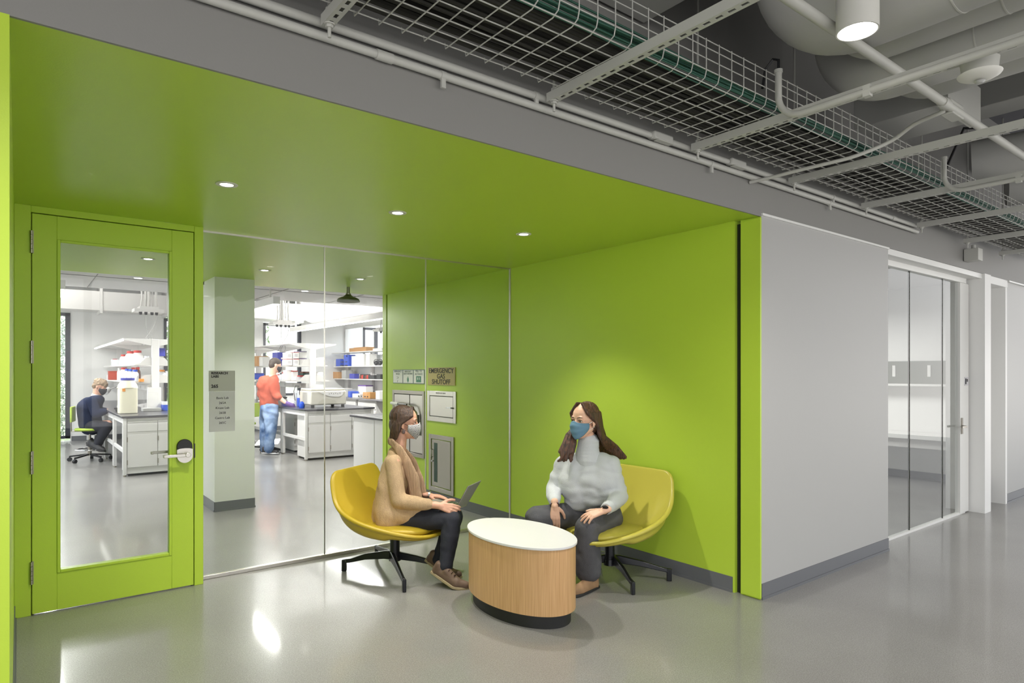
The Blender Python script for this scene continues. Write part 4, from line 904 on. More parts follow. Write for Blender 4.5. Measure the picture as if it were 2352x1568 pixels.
bx('tube_rack', 3.98, 12.5, HB+.12, .2, .2, .04, 'black_plastic', 'dark tilted pipette rack above bench beside standing man', 'rack', rz=.3)
bx('bench_device', 3.98, 12.5, HB, .24, .26, .12, 'grey_device', 'grey bench shaker under the pipette rack', 'device')
bx('pipette_tip_box', 3.93, 12.0, HB, .12, .12, .07, 'blue_dark', 'small dark blue tip box on middle bench', 'box')
bx('wash_bottle', 4.12, 11.75, HB, .1, .1, .16, 'blue_plastic', 'blue box with funnel beside the centrifuge', 'box')
G().tube([(4.2, 12.05, 1.24), (4.1, 11.95, 1.25), (4.05, 11.9, 1.15), (4.06, 11.85, .98)], .008, 8).build('centrifuge_cable', 'black_plastic', label='black power cord from rail to centrifuge', cat='cable')
# right wall goods
def onR(u, x=6.95): return yat(u, x)
g5 = 'goods on the top shelf of the right wall'
bx('cardboard_box', 6.98, onR(814), 2.03, .2, .35, .1, 'cardboard', 'smaller flat cardboard box on the top right shelf', 'cardboard box', g5)
bx('cardboard_box', 6.98, onR(833), 2.03, .22, .75, .11, 'cardboard', 'longer flat cardboard box on the top right shelf', 'cardboard box', g5)
bx('power_strip', 6.98, onR(868), 2.03, .1, .5, .06, 'lab_white', 'white power strip on the top right shelf', 'power strip', g5)
g6 = 'goods on the middle shelf of the right wall'
for u, s, m_, nm, l, c in ((773, (.14, .16, .15), 'lab_white', 'bench_device', 'small white device with black knob on middle right shelf', 'device'), (783, (.16, .3, .2), 'blue_plastic', 'storage_box', 'bright blue box left of the microscopes', 'box'), (803, (.2, .3, .3), 'blue_plastic', 'storage_box', 'bright blue case behind the microscopes', 'case'),
                     (822, (.2, .35, .26), 'plastic_clear', 'plastic_bag', 'cloudy plastic bag on middle right shelf', 'bag'), (838, (.25, .4, .3), 'paper', 'plastic_bag', 'big white plastic bag on middle right shelf', 'bag'), (853, (.2, .2, .3), 'paper', 'storage_box', 'white box behind black adapters', 'box')):
    bx(nm, 6.985, onR(u, 6.985), 1.665, *s, m_, l, c, g6)
for u, l in ((789, 'dark microscope with cream eyepieces on middle right shelf'), (799, 'slim black microscope on middle right shelf')):
    y = onR(u, 6.93); o = root('microscope', (6.93, y, 1.665), l, 'microscope', g6)
    G().cbox((6.93, y, 1.68), (.12, .16, .03)).cone((6.96, y, 1.69), (6.96, y, 1.86), .025, n=12).cbox((6.92, y, 1.78), (.1, .12, .02)).build('stand', 'black_metal', o)
    G().cone((6.96, y, 1.86), (6.88, y-.05, 1.94), .03, .02, 12).build('eyepiece', 'beige_device' if u == 789 else 'black_metal', o)
for k, u in enumerate((864, 873)):
    y = onR(u, 6.93); G().ell((6.93, y, 1.73), .05, .06, .06).tube([(6.93+.06*math.cos(t), y, 1.75+.07*math.sin(t)) for t in [2*math.pi*i/14 for i in range(14)]], .008, 6, closed=True).build('power_adapter', 'black_plastic', label='black power adapter with coiled cord, %s' % ('left one', 'right one at the green edge')[k], cat='adapter', group=g6)
g7 = 'goods on the lower shelf of the right wall'
bx('cardboard_box', 6.97, onR(775), 1.335, .2, .45, .16, 'cardboard', 'open cardboard box on lower right shelf', 'cardboard box', g7, .02)
bx('monitor_box', 6.97, onR(796), 1.335, .2, .28, .22, 'grey_device', 'grey box device on lower right shelf', 'device', g7, front=('mint', .1, .1))
bx('storage_box', 6.97, onR(812), 1.335, .14, .3, .13, 'blue_dark', 'dark blue bag bundle on lower right shelf', 'bag', g7)
for k in range(6): jar(6.93, onR(829+4*k, 6.93), 1.335, .035, .12, ('amber', 'red_plastic', 'black_plastic')[k % 3], 'black_plastic', '%s small dark bottle in row on lower right shelf' % ORD[k], group='small dark bottles in a row on right shelf')
bx('cable_pile', 6.95, onR(860), 1.335, .14, .25, .1, 'black_plastic', 'pile of black cables on lower right shelf, left', 'cables', g7)
bx('cable_pile', 6.95, onR(875), 1.335, .14, .2, .12, 'black_plastic', 'pile of black cables on lower right shelf, by green edge', 'cables', g7)
g8 = 'goods on the right wall bench'
for u, s, m_, nm, l, c, fr in ((778, (.3, .4, .16), 'lab_white', 'bench_device', 'white instrument with black slots on right bench', 'device', None), (795, (.25, .22, .22), 'lab_white', 'bench_device', 'second white instrument on right bench', 'device', None), (806, (.25, .16, .2), 'grey_device', 'bench_device', 'grey instrument beside the blue faced one', 'device', None), (811, (.22, .18, .15), 'blue_plastic', 'bench_device', 'blue faced instrument on right bench', 'device', None),
                     (829, (.26, .45, .1), 'lab_white', 'bench_device', 'low white instrument with black squares on right bench', 'device', None), (850, (.2, .4, .15), 'cardboard', 'tape_box', 'brown paper rolls on right bench', 'roll', None), (876, (.2, .2, .2), 'paper', 'storage_box', 'white jug at the green wall edge on right bench', 'jug', None)):
    bx(nm, 6.75, onR(u, 6.75), HB, *s, m_, l, c, g8)
for k, u in enumerate((783, 824, 838)): G().cbox((6.6, onR(u, 6.6), HB+.05), (.004, .08, .03)).cbox((6.6, onR(u, 6.6)-.15, HB+.05), (.004, .06, .03)).build('instrument_slot', 'black_plastic', label='pair of black slots on white instrument, %s on right bench' % ('left', 'middle', 'right')[k], cat='slot', group='black slots on instruments')
bx('reagent_box', 6.99, onR(846, 7.02)+.1, HB, .2, .45, .28, 'paper', 'white box with purple top edge behind paper rolls', 'box', g8, .03, 'purple')
bx('waste_bag', 5.3, 14.2, HB, .3, .3, .35, 'plastic_clear', 'translucent plastic bag standing behind the centrifuge', 'bag')
bx('mini_fridge', 3.35, 13.9, 0, .6, .5, .86, 'mint', 'pale green low cabinet left of the standing man', 'cabinet', None, .02, 'lab_white')
jar(3.2, 13.85, .885, .14, .22, 'seat_green', 'paper', 'green bucket on the pale cabinet', 'bucket', neck=.9, name='bucket')
# stool
def stool(c, face, label, seatz=.56):
    o = root('lab_stool', c, label, 'stool', 'green laboratory stools'); c = Vector(c); F = Vector((math.cos(face), math.sin(face), 0))
    for k in range(5):
        a = face+.35+2*math.pi*k/5; d = Vector((math.cos(a), math.sin(a), 0))
        lg = G().beam(c+d*.03+Vector((0, 0, .115)), c+d*.30+Vector((0, 0, .085)), .035, .025).build('leg', 'black_metal', o)
        e = c+d*.31; G().cone(e+Vector((-d.y, d.x, 0))*.022+Vector((0, 0, .033)), e-Vector((-d.y, d.x, 0))*.022+Vector((0, 0, .033)), .032, n=16).cone(e+Vector((0, 0, .05)), e+Vector((0, 0, .09)), .01, n=8).build('caster', 'black_plastic', lg)
    G().cone(c+Vector((0, 0, .09)), c+Vector((0, 0, .3)), .03).cone(c+Vector((0, 0, .3)), c+Vector((0, 0, seatz-.04)), .016).build('gas_lift', 'steel', o)
    G().tube([c+Vector((.21*math.cos(t), .21*math.sin(t), .2)) for t in [2*math.pi*k/28 for k in range(28)]], .011, 8, closed=True).tube([c+Vector((-.21, 0, .2)), c+Vector((.21, 0, .2))], .008, 6).build('foot_ring', 'chrome', o)
    G().prism([((c+F*(.22*math.cos(t))).x-F.y*.21*math.sin(t), (c+F*(.22*math.cos(t))).y+F.x*.21*math.sin(t)) for t in [2*math.pi*k/28 for k in range(28)]], seatz-.04, seatz).build('seat', 'seat_green', o, bevel=.015)
    M_ = Matrix((( -F.y, F.x, 0), (F.x, F.y, 0), (0, 0, 1))).transposed()
    G().cbox(c-F*.24+Vector((0, 0, seatz+.24)), (.36, .03, .26), M=M_).build('backrest', 'seat_green', o, bevel=.012)
    G().tube([c-F*.1+Vector((0, 0, seatz-.05)), c-F*.26+Vector((0, 0, seatz-.05)), c-F*.27+Vector((0, 0, seatz+.15))], .012, 8).build('back_bar', 'steel', o)
    return o
ST = Vector((.96, 12.98, 0))
stool(ST, math.radians(-12), 'green lab stool with foot ring under the seated man')
stool((3.35, 12.6, 0), 2.0, 'stool with casters behind the column, left of standing man')
# trees outside the windows
def tree(x, y, z, rx, ry, rz, n, m, label, s=.12):
    o = root('outdoor_tree', (x, y, 0), label, 'tree', 'trees outside the laboratory windows')
    G().cone((x, y, -.2), (x, y, z), .12, .06).build('trunk', 'bark', o)
    g = G()
    for i in range(n):
        while True:
            p = Vector([random.uniform(-1, 1) for _ in range(3)])
            if p.length < 1: break
        c = Vector((x+p.x*rx, y+p.y*ry, z+p.z*rz)); a = Vector([random.gauss(0, 1) for _ in range(3)]).normalized(); b_ = a.cross(Vector([random.gauss(0, 1) for _ in range(3)])).normalized()
        g.add([c-a*s, c+b_*s*.4, c+a*s, c-b_*s*.4], [(0, 1, 2, 3)])
    g.build('foliage', m, o, fix=False)
tree(.75, 20.5, 1.6, 1.2, .8, 2.0, 5200, 'foliage_silver', 'silvery leafy shrub outside the left laboratory window', .06)
tree(5.6, 24, 2.4, 1.8, 1.2, 1.6, 1500, 'foliage', 'green tree outside the middle laboratory window', .1)
tree(3.6, 22, 2.0, .9, .8, 1.6, 1500, 'foliage', 'green tree outside the narrow window behind the rack', .09)
st('ground', G().box((-40, 17.3, -.4), (60, 80, -.2)), mat('lawn', '8a9a70', .9))
# ================================================================ people
mat('skin', 'd3a088', .5, var=(9, .08)); mat('skin_light', 'dcb096', .5, var=(9, .08))
mat('hair_brown', '36261f', .5, bump=(14, .7, (9, 9, .8)), var=(10, .5, '523a2e'))
mat('hair_long', '30211a', .5, bump=(14, .7, (9, 9, .8)), var=(9, .5, '5e3d2c'))
mat('hair_grey', '6f5a45', .6, bump=(25, .8, (3, 3, 1)), var=(20, .4, 'a08a70'))
mat('hair_dark', '3a2e26', .6)
mat('cardigan', 'bb9e7c', .85, bump=(260, .5, (1, 1, .3)), var=(60, .12))
mat('scarf', 'b59678', .85, bump=(90, .8, (3, 3, .2)), var=(40, .2))
mat('jeans_navy', '20222e', .8, bump=(300, .3, (1, 1, 1)))
mat('jeans_grey', '56565a', .85, bump=(240, .4, (1, 1, 1)), var=(7, .3))
mat('jeans_blue', '3f6295', .8, var=(6, .4, '9db4d6'))
mat('sweater_pale', 'bec1c4', .85, bump=(200, .3, (1, 1, 1)))
mat('sweater_orange', 'b24f38', .8, bump=(60, .3, (1, 1, .3)))
mat('jacket_navy', '232a40', .9, spec=.1); mat('collar_white', 'e2e2e6', .7)
mat('mask_blue', '5d8199', .7); mat('mask_black', '232329', .7); mat('elastic', 'd9d6d2', .7)
mat('shoe_brown', '6b5444', .6, var=(14, .25)); mat('shoe_tan', '9b7a59', .75, var=(12, .25)); mat('sole_cream', 'a39272', .6)
mat('sole_black', '222223', .6); mat('lace', '3a201d', .7); mat('sock_dark', '3a211c', .8); mat('shoe_black', '2d2c2e', .5)
mat('eye_white', 'e8e2dc', .3); mat('iris', '2f2119', .2); mat('brow', '3a281f', .8)
mat('laptop_metal', '8f8e88', .4, .25); mat('laptop_keys', '2c3a22', .5); mat('laptop_screen', '14161a', .15)
mat('bracelet', '7a6f8e', .6); mat('earring', '5b4a48', .5)
# mask with overlapping wave scallops
m = mat('mask_waves', 'e8e8e8', .7); n = m.node_tree; b = n.nodes['Principled BSDF']
uvn = n.nodes.new('ShaderNodeUVMap'); sx_ = n.nodes.new('ShaderNodeSeparateXYZ'); n.links.new(uvn.outputs[0], sx_.inputs[0])
def MN(op, a, b_=None, c_=None):
    q = n.nodes.new('ShaderNodeMath'); q.operation = op
    for i, v in enumerate((a, b_, c_)):
        if v is None: continue
        if isinstance(v, (int, float)): q.inputs[i].default_value = v
        else: n.links.new(v, q.inputs[i])
    return q.outputs[0]
U_ = MN('MULTIPLY', sx_.outputs['X'], 4.5); V_ = MN('MULTIPLY', sx_.outputs['Y'], 6.5)
best = None
# rows of circles, each row overlapping the one above; take the lowest row that covers the point
row = MN('FLOOR', V_); res = None
for k in (1, 0):
    rk = MN('SUBTRACT', row, float(k)); off = MN('MULTIPLY', MN('MODULO', MN('ADD', rk, 100.0), 2.0), .5)
    du = MN('SUBTRACT', MN('FRACT', MN('ADD', U_, off)), .5); dv = MN('SUBTRACT', V_, rk)
    dist = MN('SQRT', MN('ADD', MN('POWER', MN('MULTIPLY', du, 2.0), 2.0), MN('POWER', MN('MULTIPLY', dv, .62), 2.0)))
    strp = MN('GREATER_THAN', MN('FRACT', MN('MULTIPLY', dist, 3.2)), .55)
    inside = MN('LESS_THAN', dist, 1.0)
    if res is None: res = strp if k == 0 else strp
    if k == 1: base_ = strp; base_in = inside
    else: res = MN('ADD', MN('MULTIPLY', base_, base_in), MN('MULTIPLY', strp, MN('SUBTRACT', 1.0, base_in)))
mx = n.nodes.new('ShaderNodeMix'); mx.data_type = 'RGBA'; n.links.new(res, mx.inputs['Factor'])
mx.inputs['A'].default_value = lin('101218'); mx.inputs['B'].default_value = lin('e4e4e4'); n.links.new(mx.outputs['Result'], b.inputs['Base Color'])

class Head:
    def __init__(s, c, fwd, up=(0, 0, 1), k=1.0):
        s.c = Vector(c); s.F = Vector(fwd).normalized(); u = Vector(up); s.U = (u-s.F*u.dot(s.F)).normalized(); s.L = s.U.cross(s.F); s.k = k
        s.M = Matrix((s.F, s.L, s.U)).transposed()
    def p(s, x, y, z): return s.c + (s.F*x + s.L*y + s.U*z)*s.k
    def skin(s, g, neck, rn=.055):
        k = s.k
        g.ell(s.p(-.012, 0, .035), .098*k, .076*k, .088*k, s.M); g.ell(s.p(.03, 0, -.04), .060*k, .058*k, .078*k, s.M)
        g.cap(s.p(.02, 0, -.06), s.p(.066, 0, -.096), .038*k, .022*k); g.cap(s.p(-.01, -.045, -.05), s.p(.055, -.012, -.095), .022*k, .02*k); g.cap(s.p(-.01, .045, -.05), s.p(.055, .012, -.095), .022*k, .02*k)
        g.cap(s.p(.083, 0, .008), s.p(.097, 0, -.03), .008*k, .012*k); g.cap(s.p(.072, -.036, .024), s.p(.072, .036, .024), .014*k, .014*k)
        for q in (-1, 1):
            g.ell(s.p(.052, q*.038, -.028), .028*k, .026*k, .024*k, s.M); g.ell(s.p(.066, q*.033, .004), .014*k, .017*k, .008*k, s.M)
            g.ell(s.p(-.012, q*.078, -.006), .016*k, .007*k, .028*k, s.M); g.ell(s.p(-.006, q*.076, -.03), .009*k, .006*k, .012*k, s.M)
        g.cap(s.p(.082, -.018, -.062), s.p(.082, .018, -.062), .008*k, .008*k)
        g.cap(s.p(-.03, 0, -.04), neck, rn*.98, rn*1.1)
    def eyes(s, parent):
        for q in (-1, 1):
            e = G().ell(s.p(.0685, q*.033, .004), .0115*s.k, .0145*s.k, .0072*s.k, s.M, 14, 8).build('eye', 'eye_white', parent)
            G().ell(s.p(.0775, q*.0335, .004), .0035*s.k, .006*s.k, .006*s.k, s.M, 12, 8).build('iris', 'iris', e)
            G().limb([s.p(.086, q*.016, .027), s.p(.085, q*.035, .031), s.p(.0765, q*.050, .029)], [.0028*s.k, .0032*s.k, .002*s.k]).build('eyebrow', 'brow', parent)
            G().limb([s.p(.079, q*.019, .007), s.p(.081, q*.033, .0125), s.p(.0745, q*.048, .008)], [.0018*s.k]*3).build('upper_lashes', 'brow', parent)
    def mask(s, parent, m, loops='elastic', pleats=False):
        vs = []; NI, NJ = 24, 14
        uv = []
        for i in range(NI+1):
            ph = -1+2*i/NI
            for j in range(NJ+1):
                t = j/NJ; a = ph*math.radians(82); top = -.001 - .016*ph*ph*0 - .010*abs(ph) + .010*math.exp(-(ph/.22)**2); bot = -.118+.062*abs(ph)**1.6
                z = bot+(top-bot)*t; bul = 1-(2*t-1)**2
                x = .016+(.089+.014*bul*math.cos(a)-.022*(1-t)**2)*math.cos(a); y = (.067+.006*bul-.010*(1-t)**2)*math.sin(a)
                if pleats: x += .003*math.sin(t*math.pi*6)*math.cos(a)
                vs.append(s.p(x, y, z)); uv.append((i/NI, t))
        fs = [(i*(NJ+1)+j, (i+1)*(NJ+1)+j, (i+1)*(NJ+1)+j+1, i*(NJ+1)+j+1) for i in range(NI) for j in range(NJ)]
        g = G().add(vs, fs); o = g.build('face_mask', m, parent, angle=180, fix=False)
        ul = o.data.uv_layers.new(name='UVMap')
        for lp in o.data.loops: ul.data[lp.index].uv = uv[lp.vertex_index]
        md = o.modifiers.new('thick', 'SOLIDIFY'); md.thickness = .003; md.offset = 1
        for q in (-1, 1):
            G().tube([s.p(.028, q*.068, -.012), s.p(.0, q*.076, .0), s.p(-.014, q*.082, .022)], .0018, 6).tube([s.p(.022, q*.066, -.056), s.p(.0, q*.074, -.045), s.p(-.016, q*.08, -.032)], .0018, 6).build('ear_loop', loops, o)
def hand(g, wrist, fwd, pn, thumb, curl=(.3, .3, .3, .3), spread=.12, k=1.0, tc=.3, rs=1.0):
    'palm and five fingers; pn = direction the palm faces, thumb = side of the thumb'
    W_ = Vector(wrist); f = Vector(fwd).normalized(); pn = Vector(pn); pn = (pn-f*pn.dot(f)).normalized(); s_ = Vector(thumb); s_ = (s_-f*s_.dot(f)-pn*s_.dot(pn)).normalized()
    g.cap(W_-f*.03*k, W_+f*.02*k, .026*k, .026*k, (pn, .72))
    kn = [(.094, .028), (.098, .009), (.093, -.010), (.084, -.027)]; ln = [.072, .080, .074, .058]
    for i in range(4):
        a = W_+f*.012*k+s_*kn[i][1]*.5*k; K = W_+f*kn[i][0]*k+s_*kn[i][1]*k
        g.cap(a, K, .0135*k, .0112*k)
        sp = s_*(spread*(1.5-i)/1.5); d = (f+sp).normalized(); p = K; r0 = .0092*k*rs; c = 0
        for j, fr in enumerate((.46, .30, .24)):
            c += curl[i]*(.8, 1.0, .7)[j]; dd = (d*math.cos(c)+pn*math.sin(c)).normalized(); q = p+dd*ln[i]*fr*k; g.cap(p, q, r0, r0*.92); p = q; r0 *= .92
    g.cap(W_+f*.05*k, W_+f*.07*k, .03*k, .034*k, (pn, .38))
    t0 = W_+f*.022*k+s_*.022*k+pn*.006*k; d1 = (f*.62+s_*.72+pn*.2).normalized(); t1 = t0+d1*.042*k; d2 = (f*(.85)+s_*.45+pn*tc).normalized(); t2 = t1+d2*.034*k; d3 = (f*.95+s_*.2+pn*tc*1.3).normalized(); t3 = t2+d3*.026*k
    g.cap(t0, t1, .0155*k, .012*k); g.cap(t1, t2, .0118*k, .0105*k); g.cap(t2, t3, .0105*k, .0088*k)
def shoe(parent, heel, ball, toe, up, m, sole, laces=True, k=1.0):
    heel, ball, toe = Vector(heel), Vector(ball), Vector(toe); U = Vector((0, 0, 1)); sd = (toe-heel).cross(U).normalized()
    nrm = sd.cross((ball-heel).normalized()); nrm = nrm if nrm.z > 0 else -nrm
    g = G(); g.cap(heel+nrm*.038*k, ball+nrm*.032*k, .038*k, .043*k, (sd, .95)); g.cap(ball+nrm*.03*k, toe+U*.028*k, .042*k, .030*k); g.cap(heel+nrm*.06*k+(ball-heel)*.05, Vector(up), .036*k, .042*k)
    g.cap(heel.lerp(ball, .42)+nrm*.062*k, ball+nrm*.04*k, .036*k, .03*k); g.cap(heel+nrm*.03*k, heel+nrm*.075*k, .036*k, .034*k)
    o = g.build('shoe', m, parent, voxel=.006*k, smooth=4)
    def out(p, w, a): return p+sd*w*a
    g = G(); rings = []
    n_ = 16; path = []
    for t in [i/10 for i in range(11)]:
        c = heel.lerp(ball, t/.62) if t < .62 else ball.lerp(toe, (t-.62)/.38); w = (.034+.011*math.sin(min(t/.75, 1)*math.pi/2))*k if t < .8 else .045*k*math.sqrt(max(0, 1-((t-.8)/.215)**2))
        if t < .1: w = .028*k
        e = (toe-ball).normalized()*(.028*k if t > .99 else 0)-(ball-heel).normalized()*(.036*k if t < .01 else 0)
        path.append((c+e, max(w, .012*k)))
    k0 = len(g.v)
    for c, w in path:
        N_ = nrm if (c-heel).length < (ball-heel).length*.9 else U
        g.v += [c+sd*w, c-sd*w, c-sd*w+N_*.02*k, c+sd*w+N_*.02*k]
    g.loft([k0+4*i for i in range(len(path))], 4); g.build('sole', sole, o, bevel=.004)
    if laces:
        for t in (.35, .5, .65, .8):
            c = heel.lerp(ball, t)+nrm*(.105-.03*t)*k; G().cap(c-sd*.022*k, c+sd*.022*k, .0035*k, .0035*k).build('lace', 'lace', o)
    return o
V3 = Vector
def rdv(r, d, z=0): return RT*r+FW*d+V3((0, 0, z))

# ---------------------------------------------------------------- woman with laptop
hip = P(900, 1188, 4.82); hn = P(905, 1192, 4.72); hf = P(905, 1186, 4.92)
kn_ = P(1038, 1192, 4.60); kf = P(1043, 1184, 4.80); an = P(1024, 1304, 4.52); af = P(1008, 1290, 4.74)
neck = P(915, 1040, 4.80); hc = P(931, 971, 4.80)
shn = P(902, 1062, 4.65); shf = P(928, 1056, 4.96); eln = P(915, 1150, 4.60); elf = P(945, 1135, 5.02); wn = P(1008, 1161, 4.58); wf = P(984, 1137, 4.88)
H1 = Head(hc, rdv(1, .04, -.04), k=1.0)
g = G(); H1.skin(g, neck, .05)
g.limb([neck, P(908, 1082, 4.81), P(902, 1140, 4.82), hip], [.055, .095, .085, .11]); g.cap(shn, shf, .05, .05)
g.limb([shn, eln, wn], [.042, .036, .024]); g.limb([shf, elf, wf], [.042, .036, .024])
g.limb([hn, kn_, an], [.07, .048, .036]); g.limb([hf, kf, af], [.07, .048, .036])
hand(g, wn, rdv(.93, 0, -.22), rdv(0, 1, -.4), rdv(.1, .2, 1), (.42, .5, .55, .6), .05, 1.0, .5)
hand(g, wf, rdv(.95, -.1, -.08), rdv(0, 0, -1), rdv(.1, -1, 0), (.18, .2, .22, .25), .08, .95, .1)
W1 = g.build('person', 'skin', voxel=.0042, smooth=3, label='seated woman in tan cardigan and wave patterned mask holding a laptop', cat='person')
H1.eyes(W1); H1.mask(W1, 'mask_waves', 'black_plastic')
# bobbed brown hair: cap plus tucked locks
g = G(); g.ell(H1.p(-.026, 0, .048), .098, .083, .088, H1.M); g.ell(H1.p(-.055, 0, -.01), .068, .078, .085, H1.M); g.cap(H1.p(-.065, 0, -.02), H1.p(-.064, 0, -.095), .066, .05, (H1.F, .8))
for q in (-1, 1):
    for i in range(16):
        t = i/15; a = H1.p(.05-.10*t, q*(.028+.03*t), .118-.012*t-.03*t*t); b_ = H1.p(.056-.085*t, q*.074, .058-.015*t); c_ = H1.p(-.022-.06*t, q*(.081-.012*t), .0-.02*t); d_ = H1.p(-.052-.052*t, q*(.070-.03*t), -.105-.012*random.random())
        g.limb([a, b_, c_, c_.lerp(d_, .5)+H1.L*q*.006, d_], [.008, .011, .012, .011, .006])
g.build('hair', 'hair_brown', W1, voxel=.0045, smooth=2)
e = H1.p(.0, -.088, -.058); G().ell(e, .013, .004, .017, H1.M, 14, 8).build('earring', 'earring', W1)
# jeans
g = G(); g.limb([hip, hn, kn_, kn_.lerp(an, .35), kn_.lerp(an, .75), an+V3((0, 0, .02))], [.125, .096, .068, .066, .054, .052]); g.limb([hip, hf, kf, kf.lerp(af, .35), kf.lerp(af, .75), af+V3((0, 0, .02))], [.135, .098, .068, .066, .054, .052])
g.build('jeans', 'jeans_navy', W1, voxel=.007, smooth=5, wr=(.006, 14, 3))
# cardigan
g = G(); bk = rdv(0, 1, 0)
g.limb([P(910, 1045, 4.80), P(912, 1080, 4.80), P(905, 1125, 4.81), P(896, 1160, 4.82), P(893, 1192, 4.83)], [.07, .125, .125, .135, .140], (RT, .95))
for dd in (4.69, 4.75, 4.85, 4.92):
    g.limb([P(900, 1062, dd), P(896, 1100, dd), P(889, 1140, dd), P(890, 1172, dd), P(897, 1192, dd)], [.058, .080, .085, .10, .11])
g.cap(shn, shf, .056, .056)
g.limb([P(905, 1180, 4.67), P(935, 1186, 4.66), P(960, 1172, 4.66)], [.095, .075, .05]); g.limb([P(905, 1178, 4.92), P(950, 1172, 4.90)], [.09, .05])
g.limb([shn, shn.lerp(eln, .5), eln, eln.lerp(wn, .5), wn-(wn-eln).normalized()*.075], [.058, .058, .056, .050, .040]); g.limb([shf, shf.lerp(elf, .5), elf, wf-(wf-elf).normalized()*.07], [.066, .058, .054, .040])
g.build('cardigan', 'cardigan', W1, voxel=.006, smooth=34, wr=(.011, 10, 5, (1, 1, .6)))
# shawl collar, open front edges
g = G()
for q, dd in ((-1, 4.70), (1, 4.90)):
    xo = 6+6*q
    g.limb([P(899, 1013, 4.80+q*.05), P(916+xo*.6, 1032, dd+.02), P(934+xo, 1062, dd+.0), P(948+xo, 1100, dd), P(955+xo, 1140, dd), P(952+xo*.7, 1168, dd)], [.028, .034, .042, .048, .050, .04], (FW+RT*.25, .42))
g.limb([P(907, 1020, 4.73), P(897, 1013, 4.77), P(894, 1012, 4.80), P(897, 1013, 4.84), P(907, 1020, 4.88)], [.03, .034, .034, .034, .03], (RT, .42))
g.build('shawl_collar', 'scarf', W1, voxel=.006, smooth=4, wr=(.006, 20, 9, (1, 1, .3)))
G().limb([P(926, 1056, 4.82), P(938, 1095, 4.81), P(942, 1140, 4.8)], [.04, .06, .06]).build('blouse', mat('blouse', '8d6f5c', .8), W1, voxel=.008, smooth=3)
G().cone(wf+rdv(.0, 0, .002), wf+rdv(.014, 0, 0), .030, .030).build('wrist_watch', 'steel_light', W1)
shoe(W1, P(1000, 1319, 4.52), P(1045, 1350, 4.46)+V3((0, 0, .004)), P(1070, 1354, 4.45)+V3((0, 0, .002)), an+V3((0, 0, -.01)), 'shoe_brown', 'sole_cream')
shoe(W1, P(986, 1292, 4.76), P(1030, 1326, 4.70)+V3((0, 0, .005)), P(1052, 1328, 4.69)+V3((0, 0, .002)), af+V3((0, 0, -.01)), 'shoe_brown', 'sole_cream')
# laptop
NH, FH, NT, FT = P(1049, 1167, 4.62), P(1073, 1158, 4.88), P(1076, 1117, 4.58), P(1106, 1103, 4.83)
o = root('laptop', NH.lerp(FH, .5), 'open silver laptop on the lap of woman in cardigan', 'laptop')
FL = FH+rdv(-.225, -.01, .05); NL = NH+rdv(-.225, -.01, .05)
def slab(a, b_, c_, d_, t):
    nn = (b_-a).cross(d_-a).normalized()*t; return G().add([a, b_, c_, d_, a+nn, b_+nn, c_+nn, d_+nn], [(0,3,2,1),(4,5,6,7),(0,1,5,4),(1,2,6,5),(2,3,7,6),(3,0,4,7)])
slab(NL, NH, FH, FL, -.012).build('keyboard_deck', 'laptop_metal', o, bevel=.003)
nn = (NH-NL).cross(FL-NL).normalized(); nn = nn if nn.z > 0 else -nn
for r_ in range(4):
    for c_ in range(11):
        a = NL.lerp(NH, .42+r_*.12); b2 = FL.lerp(FH, .42+r_*.12); p = a.lerp(b2, .08+c_*.079); ux = (NH-NL).normalized()*.0095; uy = (FH-NH).normalized()*.0085
        slab(p-ux-uy+nn*.001, p+ux-uy+nn*.001, p+ux+uy+nn*.001, p-ux+uy+nn*.001, .0015).build('key', 'laptop_keys', o)
slab(NH, NT, FT, FH, .006).build('lid', 'laptop_metal', o, bevel=.003)
q_ = (NT-NH).cross(FH-NH).normalized(); q_ = q_ if q_.dot(RT) < 0 else -q_
def inset(a, b_, c_, d_, f): m_ = (a+b_+c_+d_)/4; return [x.lerp(m_, f)+q_*.0085 for x in (a, b_, c_, d_)]
slab(*inset(NH, NT, FT, FH, .08), .001).build('screen', 'laptop_screen', o)

# ---------------------------------------------------------------- woman in pale sweater
hip = P(1376, 1186, 4.76); hl = P(1398, 1188, 4.68); hr = P(1352, 1186, 4.82)
kl = P(1346, 1211, 4.40); kr = P(1234, 1188, 4.52); al = P(1353, 1322, 4.45); ar = RD(.17, 4.60, .10)
neck = P(1350, 1040, 4.68); hc = P(1344, 969, 4.60)
sl_ = P(1404, 1066, 4.62); sr_ = P(1294, 1064, 4.72); el = P(1424, 1140, 4.60); er = P(1270, 1122, 4.74); wl = P(1388, 1172, 4.34); wr_ = P(1274, 1160, 4.50)
hc = P(1342, 966, 4.60); H2 = Head(hc, rdv(-.74, -.66, -.03), rdv(.03, 0, 1), k=1.06)
g = G(); H2.skin(g, neck, .05)
g.limb([neck, P(1352, 1092, 4.71), P(1362, 1140, 4.74), hip], [.06, .10, .095, .115]); g.cap(sl_, sr_, .05, .05)
g.limb([sl_, el, wl], [.042, .034, .026]); g.limb([sr_, er, wr_], [.045, .038, .026])
g.limb([hl, kl, al], [.075, .052, .038]); g.limb([hr, kr, ar], [.075, .052, .038])
hand(g, wl, rdv(-.93, -.10, -.28), rdv(-.25, .35, -1), rdv(-.1, .6, .8), (.28, .3, .33, .38), .26, 1.0, .05)
hand(g, wr_, rdv(.03, -.02, -1), rdv(-.1, 1, 0), rdv(1, .1, 0), (.22, .3, .35, .4), .05, 1.0, .3)
W2 = g.build('person', 'skin_light', voxel=.0042, smooth=3, label='seated woman with long brown hair in pale blue sweater and blue mask', cat='person')
H2.eyes(W2); H2.mask(W2, 'mask_blue', 'elastic', True)
